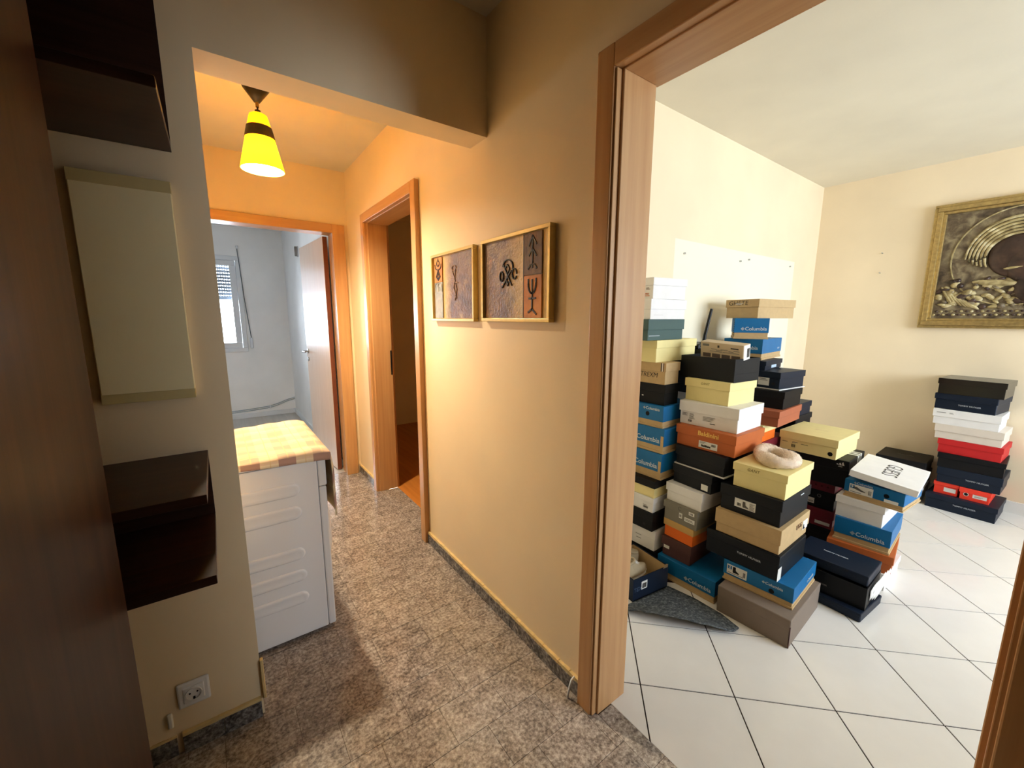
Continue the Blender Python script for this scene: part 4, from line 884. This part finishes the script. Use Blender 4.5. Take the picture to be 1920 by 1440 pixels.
for k in range(5): on_carton([(-0.025, random.uniform(0, 0.02), -0.0015, 0.0015)], 0.05-0.03*k, 0.146-0.005*(k%2), mt=M_INKG); on_carton([(-0.025, random.uniform(0, 0.02), -0.0015, 0.0015)], 0.05-0.03*k, 0.134, mt=M_INKG)
for k in range(4): on_carton([(-0.022, 0.022, -0.010, 0.010)], 0.078-0.052*k, 0.112, mt=card('photo_print', (96, 82, 76)))
o = box('end_label', -0.027, 0.027, -0.1158, -0.115, 0.03, 0.178, M_LABEL, bd)
bm = bmesh.new()
for k in range(8): addbox(bm, 0.000+0.003*k, 0.0015+0.003*k, -0.1164, -0.1158, 0.115, 0.160)
link('barcode', newmesh('barcode', bm), M_INK, bd)
cn2 = thing('paper_carton', 'flat white carton lying low in the open black box', 'carton', (2.095, 1.15, 1.066), math.radians(85.5-90))
box('body', -0.032, 0.0, -0.12, 0.08, 0, 0.085, card('carton_pale', (220, 204, 180)), cn2, 0.002)
cn2.location = (2.078, 1.10, 1.066)

# --- third row, hard by the left wall
AY = 0.012
q = shoe_box(1.830,1.173+AY,0.0,0.305,0.255,0.115,91,'black box on the tiles behind the open navy shoe box','black',skirt=0.4)
q = shoe_box(1.827,1.180+AY,0.115,0.310,0.255,0.118,91,'white box with thin black print behind the open navy shoe box','white',skirt=0.42)
textlines(q, 'L', 0.15, 0.06, 0.04, 0.006, 1); textlines(q, 'L', 0.16, 0.04, 0.05, 0.006, 1, M_INK)
q = shoe_box(1.805,1.185+AY,0.233,0.310,0.255,0.105,91,'plain black box between two white boxes beside the door frame','black',skirt=0.4); hole(q, 'L', 0.20, 0.03, 0.009)
q = shoe_box(1.809,1.190+AY,0.338,0.310,0.255,0.083,91,'white box with a barcode under the olive cream box with black lid','white',skirt=0.35)
barlines(q, 'L', 0.205, 0.022, 0.03, 0.012, 8); textlines(q, 'L', 0.205, 0.033, 0.035, 0.005, 1); hole(q, 'L', 0.10, 0.048, 0.009)
q = shoe_box(1.812,1.190+AY,0.421,0.310,0.255,0.095,91,'olive cream box with a black lid under three blue boxes','cream','black',skirt=0.42)
for z_, h_, dx, lb in ((0.516, 0.142, 1.855, 'lowest of three blue and kraft shoe boxes beside the door frame'), (0.659, 0.133, 1.864, 'middle of three blue and kraft shoe boxes beside the door frame')):
    q = shoe_box(dx,1.187+AY,z_,0.300,0.258,h_,91,lb,style='col'); columbia(q, 'L', 0.160, h_*0.50, 0.037)
    box('flap_edge', -q.b/2-0.0012, -q.b/2+0.002, -q.a/2+0.004, -q.a/2+0.020, h_*0.10, h_*0.72, C['kraft'], q.lid)
q = shoe_box(1.876,1.209+AY,0.792,0.290,0.250,0.118,91,'blue and kraft shoe box with round hole under a black box beside the frame',style='col')
columbia(q, 'L', 0.185, 0.098, 0.022); hole(q, 'L', 0.155, 0.068, 0.012)
q = shoe_box(1.899,1.222+AY,0.910,0.140,0.240,0.113,91,'black box with a tiny white mark between blue and kraft boxes','black',skirt=0.4)
sticker(q, 'L', 0.10, 0.040, 0.010, 0.005, M_LABEL, 'mark')
q = shoe_box(1.894,1.222+AY,1.023,0.136,0.240,0.116,91,'kraft shoe box with handwriting and dark stripes under the cream box','kraft',skirt=0.40)
text(q, 'L', 0.135, 0.046, 0.038, 'TREXM', M_INK, 0.15, -0.0004, 0.9)
for s_, w_, mt_ in ((0.212, 0.005, M_INK), (0.219, 0.005, M_LABEL), (0.226, 0.004, C['maroon'])): sticker(q, 'L', s_, 0.093, w_, 0.044, mt_, 'stripe', 0.0006, q.lid)
q = shoe_box(1.872,1.281,1.139,0.400,0.190,0.117,91.5,'cream yellow lidded box under the dark green box','cream',skirt=0.36)
q = shoe_box(1.789,1.280,1.257,0.337,0.190,0.109,91.5,'dark grey green shoe box with small silver print below two white boxes','green',skirt=0.50)
text(q, 'R', 0.062, 0.022, 0.014, 'NAPOLEON', M_SILV, 0.2) if False else textlines(q, 'R', 0.062, 0.024, 0.10, 0.007, 1, M_SILV)
q = shoe_box(1.791,1.273,1.366,0.299,0.200,0.102,87.7,'lower of two white lidded boxes on the dark green box','white',skirt=0.50)
textlines(q, 'R', 0.07, 0.022, 0.08, 0.006, 1, card('faint_print', (214, 210, 206)))
q = shoe_box(1.799,1.271,1.468,0.258,0.200,0.106,83.9,'white lidded shoe box with rust print topping the stack by the door frame','white',skirt=0.36)
textlines(q, 'L', 0.165, 0.052, 0.03, 0.012, 2, C['maroon']); textlines(q, 'L', 0.165, 0.022, 0.04, 0.018, 3, C['rust'])

# --- stack of the burgundy boxes with the sports box
q = shoe_box(2.885,0.700,0.0,0.305,0.270,0.120,91,'black box on the tiles at the foot of the burgundy stack','black',skirt=0.4)
q = shoe_box(2.880,0.701,0.120,0.310,0.270,0.113,91,'burgundy shoe box with white label low in the stack behind the lettered lid','burg',skirt=0.45); sticker(q, 'L', 0.215, 0.025, 0.075, 0.020)
q = shoe_box(2.886,0.707,0.233,0.310,0.270,0.112,91,'black shoe box with a ring print between two burgundy boxes','black',skirt=0.4); sticker(q, 'L', 0.150, 0.035, 0.034, 0.034); textlines(q, 'L', 0.150, 0.030, 0.028, 0.010, 2, M_INK); hole(q, 'L', 0.19, 0.078, 0.008, M_INKG)
q = shoe_box(2.880,0.710,0.345,0.310,0.270,0.100,91,'burgundy shoe box under the black three striped sports box','burg',skirt=0.5); sticker(q, 'L', 0.155, 0.072, 0.040, 0.024); 
for s_ in (0.17, 0.20, 0.23):
    for t_ in (0.03, 0.06): sticker(q, 'L', s_+0.01*(t_ > 0.05), t_, 0.010, 0.010, card('burg_print', (84, 8, 24)), 'print_motif')
q = shoe_box(2.735,0.631,0.445,0.308,0.300,0.157,91.6,'black sports shoe box with three white stripes under the wide cream box','black',style='flap',bev=0.004)
for k in range(3):
    x_ = 0.172+0.032*k
    bm = bmesh.new(); addbox(bm, x_-0.010-q.b/2, x_+0.006-q.b/2, -q.a/2-0.0006, -q.a/2+0.055, q.h-0.05, q.h+0.0006); link('white_stripe', newmesh('white_stripe', bm), M_LABEL, q.lid)
bm = bmesh.new()
for k, (hx, hh) in enumerate(((-0.016, 0.010), (-0.004, 0.018), (0.008, 0.026))):
    bm.faces.new([bm.verts.new(p) for p in ((hx, 0, 0), (hx+0.010, 0, 0), (hx+0.010-0.006, hh*0.75, 0), (hx-0.002, hh*0.55, 0))])
bmesh.ops.solidify(bm, geom=list(bm.faces), thickness=0.0005); o = link('emblem', newmesh('emblem', bm), M_LABEL, q.lid); place(q, o, 'L', 0.262, 0.128, 0.001)
text(q, 'L', 0.262, 0.121, 0.008, 'adidas', M_LABEL)
q = shoe_box(2.697,0.680,0.602,0.346,0.290,0.112,89.0,'wide cream lidded shoe box with black hole, topmost over the sports box','cream',skirt=0.40)
hole(q, 'L', 0.257, 0.028, 0.012); textlines(q, 'L', 0.035, 0.048, 0.035, 0.006, 1, M_INK); textlines(q, 'L', 0.085, 0.050, 0.032, 0.010, 2); barlines(q, 'L', 0.078, 0.030, 0.022, 0.018, 6); textlines(q, 'L', 0.135, 0.048, 0.04, 0.005, 1, M_INK); text(q, 'T', 0.18, 0.150, 0.026, 'GANT', card('gold_stamp', (246, 226, 180)), 0.15)

# --- stack with the handwritten box on top
zz = 0.0
for k, (hh, cname, lb) in enumerate(((0.12, 'black', 'black box on the tiles at the foot of the handwritten box stack'), (0.115, 'navy', 'navy box second up in the hidden foot of the handwritten box stack'), (0.11, 'white', 'white box third up in the hidden foot of the handwritten box stack'), (0.11, 'kraft', 'kraft box fourth up in the hidden foot of the handwritten box stack'), (0.11, 'black', 'black box fifth up, right under the wide burgundy box'), (0.10, 'burg', 'wide burgundy box lid showing under the cream and orange box'))):
    q = shoe_box(2.455 if k == 5 else 2.49, 0.985 if k < 5 else 0.975, zz, 0.36 if k == 5 else 0.30, 0.25, hh, 91, lb, cname); zz += hh
q = shoe_box(2.484,0.978,0.665,0.200,0.230,0.101,91.0,'small orange box with a cream lid under the terracotta box','orange','cream',skirt=0.43)
q = shoe_box(2.506,0.909,0.766,0.352,0.260,0.091,92.2,'terracotta lidded shoe box under two black boxes','terra',skirt=0.42)
q = shoe_box(2.578,0.920,0.857,0.277,0.260,0.102,91.6,'plain black lidded box resting on the terracotta box','black',skirt=0.38)
q = shoe_box(2.617,0.966,0.959,0.279,0.250,0.104,83.7,'navy black box with white label and white base line','navy',skirt=0.36)
sticker(q, 'L', 0.155, 0.045, 0.064, 0.050); textlines(q, 'L', 0.155, 0.055, 0.05, 0.016, 2); hole(q, 'L', 0.21, 0.035, 0.010)
box('white_base_line', -q.b/2-0.002, q.b/2+0.002, -q.a/2-0.002, q.a/2+0.002, 0.0, 0.005, C['white'], q.o); text(q, 'T', 0.15, 0.13, 0.016, 'brand', card('bronze_print', (150, 124, 92))) if False else sticker(q, 'T', 0.15, 0.10, 0.06, 0.006, card('bronze_print', (150, 124, 92)), 'print')
q = shoe_box(2.645,1.060,1.063,0.300,0.260,0.056,95.0,'flat navy box under the wider of two stacked blue boxes','navy',skirt=0.5); sticker(q, 'R', 0.16, 0.020, 0.09, 0.022, card('pale_blue', (190, 210, 226)), 'torn_label')
q = shoe_box(2.690,1.108,1.119,0.395,0.223,0.127,96.8,'wider blue and kraft shoe box second below the handwritten kraft box',style='col')
columbia(q, 'L', 0.140, 0.072, 0.030); text(q, 'R', 0.33, 0.062, 0.016, 'NEWTON', M_SILV) if False else textlines(q, 'R', 0.33, 0.062, 0.05, 0.012, 2, M_SILV)
q = shoe_box(2.636,1.261,1.246,0.187,0.240,0.127,29.1,'smaller turned blue and kraft shoe box under the handwritten kraft box',style='col')
columbia(q, 'R', 0.118, 0.062, 0.030)
bm = bmesh.new()
for k in range(9): addbox(bm, -q.b/2-0.002, -q.b/2+0.001, -q.a/2+0.004+0.0, -q.a/2+0.010, 0.008+0.013*k, 0.014+0.013*k)
link('spiral_edge', newmesh('spiral_edge', bm), M_BLACKP, q.lid)
q = shoe_box(2.683,1.148,1.373,0.394,0.218,0.116,81.9,'kraft lidded shoe box with handwriting, highest of the back stacks','kraft',skirt=0.42)
text(q, 'L', 0.085, 0.092, 0.040, 'GHETE', M_INK, 0.1, -0.0004, 1.05); textlines(q, 'L', 0.10, 0.088, 0.06, 0.012, 2, M_LABEL)
# --- two boxes behind it
zz = 0.0
for k, (hh, cname, lb) in enumerate(((0.13, 'white', 'white box on the tiles at the foot of the rearmost short stack'), (0.13, 'kraft', 'kraft box second up in the rearmost short stack'), (0.13, 'black', 'black box third up in the rearmost short stack'), (0.13, 'offwhite', 'beige box fourth up in the rearmost short stack'), (0.13, 'navy', 'navy box fifth up in the rearmost short stack'), (0.085, 'lightblack', 'charcoal box second from top of the rearmost short stack'), (0.085, 'navy', 'navy box topping the rearmost short stack behind the terracotta box'))):
    dx = 0.0 if k != 6 else -0.03
    q = shoe_box(3.02+dx, 1.000, zz, 0.28, 0.26, hh, 90, lb, cname, skirt=0.45); zz += hh
# --- hidden pile that carries the router
zz = 0.0
for k, (hh, cname, lb) in enumerate([(0.1325, c_, l_) for c_, l_ in (('black', 'black box on the tiles at the foot of the router pile'), ('white', 'white box second up in the pile under the router'), ('navy', 'navy box third up in the pile under the router'), ('kraft', 'kraft box fourth up in the pile under the router'), ('offwhite', 'beige box fifth up in the pile under the router'), ('black', 'black box sixth up in the pile under the router'), ('white', 'white box seventh up in the pile under the router'), ('navy', 'navy box eighth up in the pile under the router'), ('black', 'black box right under the router'))]):
    q = shoe_box(2.275, 1.262, zz, 0.25, 0.215, hh, 90, lb, cname); zz += hh
ro = thing('wifi_router', 'black router with one upright antenna between the stacks by the wall', 'router', (2.40, 1.37, zz))
box('body', -0.115, 0.135, -0.085, 0.065, 0.0, 0.030, M_BLACKP, ro, 0.006, 2)
tube('antenna', [(-0.02, -0.060, 0.012), (-0.018, -0.064, 0.08), (-0.006, -0.086, 0.235)], [0.011, 0.010, 0.0085], M_BLACKP, ro, 10)
box('antenna_hinge', -0.036, -0.004, -0.075, -0.04, 0.004, 0.034, M_BLACKP, ro, 0.004)
for dz in (0.008, 0.024): lathe('status_light', [(0.004, 0), (0.004, 0.001)], M_SILV, ro, 10, (-0.105+0.005, -0.0865, dz), True)
tube('cable', [(0.10, 0.0, 0.02), (0.16, 0.02, 0.035), (0.22, 0.03, 0.02), (0.26, 0.03, 0.012)], 0.004, M_BLACKP, ro)

# ------------------------------------------------------------------ open navy box with shoes
q = shoe_box(1.536,1.102,0.000,0.245,0.242,0.117,83.3,'open navy shoe box with a pair of beige shoes beside the door frame','navy','kraft',style='open')
sticker(q, 'R', 0.075, 0.070, 0.040, 0.042); barlines(q, 'R', 0.075, 0.068, 0.028, 0.026, 9)
M_XP = card('pale_mark', (150, 170, 196))
o = sticker(q, 'R', 0.190, 0.092, 0.062, 0.012, M_XP, 'print_cross', 0.0008); o.matrix_local = o.matrix_local @ Matrix.Rotation(0.7, 4, 'Z')
o = sticker(q, 'R', 0.190, 0.092, 0.062, 0.012, M_XP, 'print_cross', 0.0010); o.matrix_local = o.matrix_local @ Matrix.Rotation(-0.75, 4, 'Z')
text(q, 'R', 0.030, 0.058, 0.030, 'TEX', card('navy_print', (70, 86, 112)), 0.1)
glyph(q, 'R', 0.225, 0.117, [(-0.02, -0.004), (0.012, -0.004), (0.016, 0.012), (0.0, 0.018), (-0.014, 0.012)], C['kraft'], 0.002, 'torn_flap')
M_SH = plain('beige_suede', (178, 160, 128), 0.9, 0.08, 40, 0.3); M_SOLE = plain('white_sole', (236, 236, 234), 0.5)
def shoe(loc, rz, rx, label, flip=1):
    t = thing('shoe', label, 'shoe', loc, rz, 'beige shoes in the open navy box'); t.rotation_euler.x = rx
    L = 0.215; secs = []
    for i in range(13):
        s = i/12; y = -L/2+L*s
        wd_ = 0.030+0.010*math.sin(math.pi*min(1, s*1.1))-(0.014*max(0, s-0.82)/0.18)-(0.006*max(0, 0.15-s)/0.15)
        h_ = 0.072-0.042*max(0, min(1, (s-0.30)/0.45))-0.012*max(0, (s-0.85)/0.15)
        secs.append((y, wd_, h_))
    def loft(name, mt, zf, wf, zb=0.0, cap=True):
        bm = bmesh.new(); R = []
        for y, w_, h_ in secs:
            R.append([bm.verts.new((w_*wf*math.cos(a)*(1 if math.sin(a) < 0.3 else 0.88), y, zb+max(0.0, math.sin(a)*zf(h_)+0.0) if math.sin(a) > 0 else zb)) for a in [math.radians(k*20) for k in range(0, 181//20+1)]])
        for A, B in zip(R, R[1:]):
            for k in range(len(A)-1): bm.faces.new((A[k], A[k+1], B[k+1], B[k]))
            bm.faces.new((A[-1], A[0], B[0], B[-1]))
        bm.faces.new(R[0]); bm.faces.new(R[-1][::-1]); bmesh.ops.recalc_face_normals(bm, faces=bm.faces)
        return smooth(link(name, newmesh(name, bm), mt, t), 70)
    loft('sole', M_SOLE, lambda h: 0.016, 1.06); loft('upper', M_SH, lambda h: h, 1.0, 0.010)
    tube('collar', [(0.022*math.cos(a), -L*0.27+0.042*math.sin(a), 0.078+0.004*math.sin(a)) for a in [math.radians(k*30) for k in range(13)]], 0.007, M_SH, t)
    for k in range(4):
        yy = -0.005+0.016*k; tube('lace', [(-0.016, yy, 0.060-0.010*k), (0, yy+0.003, 0.074-0.010*k), (0.016, yy, 0.060-0.010*k)], 0.003, M_SOLE, t, 6)
    return t
shoe((1.640, 1.185, 0.070), math.radians(-85), math.radians(-8), 'beige suede shoe with white sole lying along the front of the open box')
shoe((1.655, 1.270, 0.060), math.radians(88), math.radians(14), 'beige suede shoe with white sole tucked at the back of the open box')

# ------------------------------------------------------------------ grey carpet piece
back = [(1.470,1.100,0.004),(1.600,1.088,0.004),(1.775,1.066,0.004),(1.800,0.930,0.003),(1.800,0.800,0.003),(1.776,0.712,0.004)]
front = [(1.440,1.072,0.022),(1.490,0.985,0.042),(1.545,0.890,0.050),(1.585,0.835,0.050),(1.655,0.760,0.036),(1.712,0.712,0.018)]
bm = bmesh.new(); g_ = {}; nn = len(back); K = 10; M = 30
def interp(pl, s):
    f = s*(len(pl)-1); i = min(int(f), len(pl)-2); return Vector(pl[i]).lerp(Vector(pl[i+1]), f-i)
for i in range(M+1):
    for j in range(K+1):
        a_, b_ = interp(back, i/M), interp(front, i/M); t = j/K; p = a_.lerp(b_, t); p.z = a_.z+(b_.z-a_.z)*t*t*(1.0)+0.001*random.random()
        if j == K: p += Vector((random.uniform(-0.004, 0.004), random.uniform(-0.004, 0.004), 0))
        g_[i, j] = bm.verts.new(p)
for i in range(M):
    for j in range(K): bm.faces.new((g_[i,j], g_[i,j+1], g_[i+1,j+1], g_[i+1,j]))
mt, nt, b = base('grey_felt', 0.95, 0.1)
ge = N(nt, 'ShaderNodeNewGeometry'); n1 = N(nt, 'ShaderNodeTexNoise'); n1.inputs['Scale'].default_value = 70; n1.inputs['Detail'].default_value = 6; n1.inputs['Roughness'].default_value = 0.75; nt.links.new(ge.outputs['Position'], n1.inputs['Vector'])
r = ramp(nt, [(0.3, lin((38, 42, 44))), (0.5, lin((86, 90, 92))), (0.72, lin((148, 150, 150)))]); nt.links.new(n1.outputs['Fac'], r.inputs[0]); nt.links.new(r.outputs[0], b.inputs['Base Color'])
bp = N(nt, 'ShaderNodeBump'); bp.inputs['Strength'].default_value = 0.6; bp.inputs['Distance'].default_value = 0.004; nt.links.new(n1.outputs['Fac'], bp.inputs['Height']); nt.links.new(bp.outputs[0], b.inputs['Normal'])
cp = smooth(link('carpet_piece', newmesh('carpet_piece', bm), mt), 60); sm = cp.modifiers.new('t', 'SOLIDIFY'); sm.thickness = 0.005; sm.offset = 1
tag(cp, 'cut off piece of grey felt carpet curling up on the white tiles', 'carpet')

# ------------------------------------------------------------------ fluffy insole on the cream box
bm = bmesh.new(); random.seed(11)
nu, nv = 64, 16; g_ = {}; cx, cy, zt = 2.078, 0.752, 0.707
for i in range(nu):
    a_ = 2*math.pi*i/nu
    for j in range(nv):
        c_ = 2*math.pi*j/nv
        R1, R2 = 0.098, 0.062; rr = 0.029+0.006*math.sin(3*a_+1)+random.uniform(-0.0022, 0.0022)
        ex, ey = math.cos(a_), math.sin(a_)
        x, y = (R1+rr*math.cos(c_))*ex, (R2+rr*math.cos(c_))*ey
        g_[i, j] = bm.verts.new((x*math.cos(0.7)-y*math.sin(0.7), x*math.sin(0.7)+y*math.cos(0.7), 0.026+0.92*rr*math.sin(c_)))
for i in range(nu):
    for j in range(nv): bm.faces.new((g_[i,j], g_[(i+1)%nu,j], g_[(i+1)%nu,(j+1)%nv], g_[i,(j+1)%nv]))
M_FUR = plain('cream_fleece', (240, 219, 196), 0.95, 0.10, 60, 0.8, 0.1)
ins = thing('fleece_insole', 'fluffy cream fleece boot lining lying on the cream shoe box', 'fleece lining', (cx, cy, zt))
smooth(link('fleece_ring', newmesh('fleece_ring', bm), M_FUR, ins), 180)
bm = bmesh.new()
for i in range(5200):
    a_, c_ = random.uniform(0, 2*math.pi), random.uniform(-0.6, math.pi+0.6)
    rr = 0.029+0.006*math.sin(3*a_+1); x, y = (0.098+rr*math.cos(c_))*math.cos(a_), (0.062+rr*math.cos(c_))*math.sin(a_)
    p = Vector((x*math.cos(0.7)-y*math.sin(0.7), x*math.sin(0.7)+y*math.cos(0.7), 0.026+0.92*rr*math.sin(c_)))
    nx_, ny_ = math.cos(c_)*math.cos(a_), math.cos(c_)*math.sin(a_)
    n = Vector((nx_*math.cos(0.7)-ny_*math.sin(0.7), nx_*math.sin(0.7)+ny_*math.cos(0.7), math.sin(c_)))
    d = (n+Vector((random.uniform(-1, 1), random.uniform(-1, 1), random.uniform(-0.8, 0.8)))*0.7).normalized()*random.uniform(0.002, 0.006)
    s_ = n.cross(Vector((random.random(), random.random(), random.random()))).normalized()*0.0009
    q_ = p+d
    if q_.z < 0.001: q_.z = 0.001
    p.z = max(p.z, 0.001)
    bm.faces.new((bm.verts.new(p-s_), bm.verts.new(p+s_), bm.verts.new(q_)))
o = link('fleece_pile', newmesh('fleece_pile', bm), M_FUR, ins); o['kind'] = 'stuff'
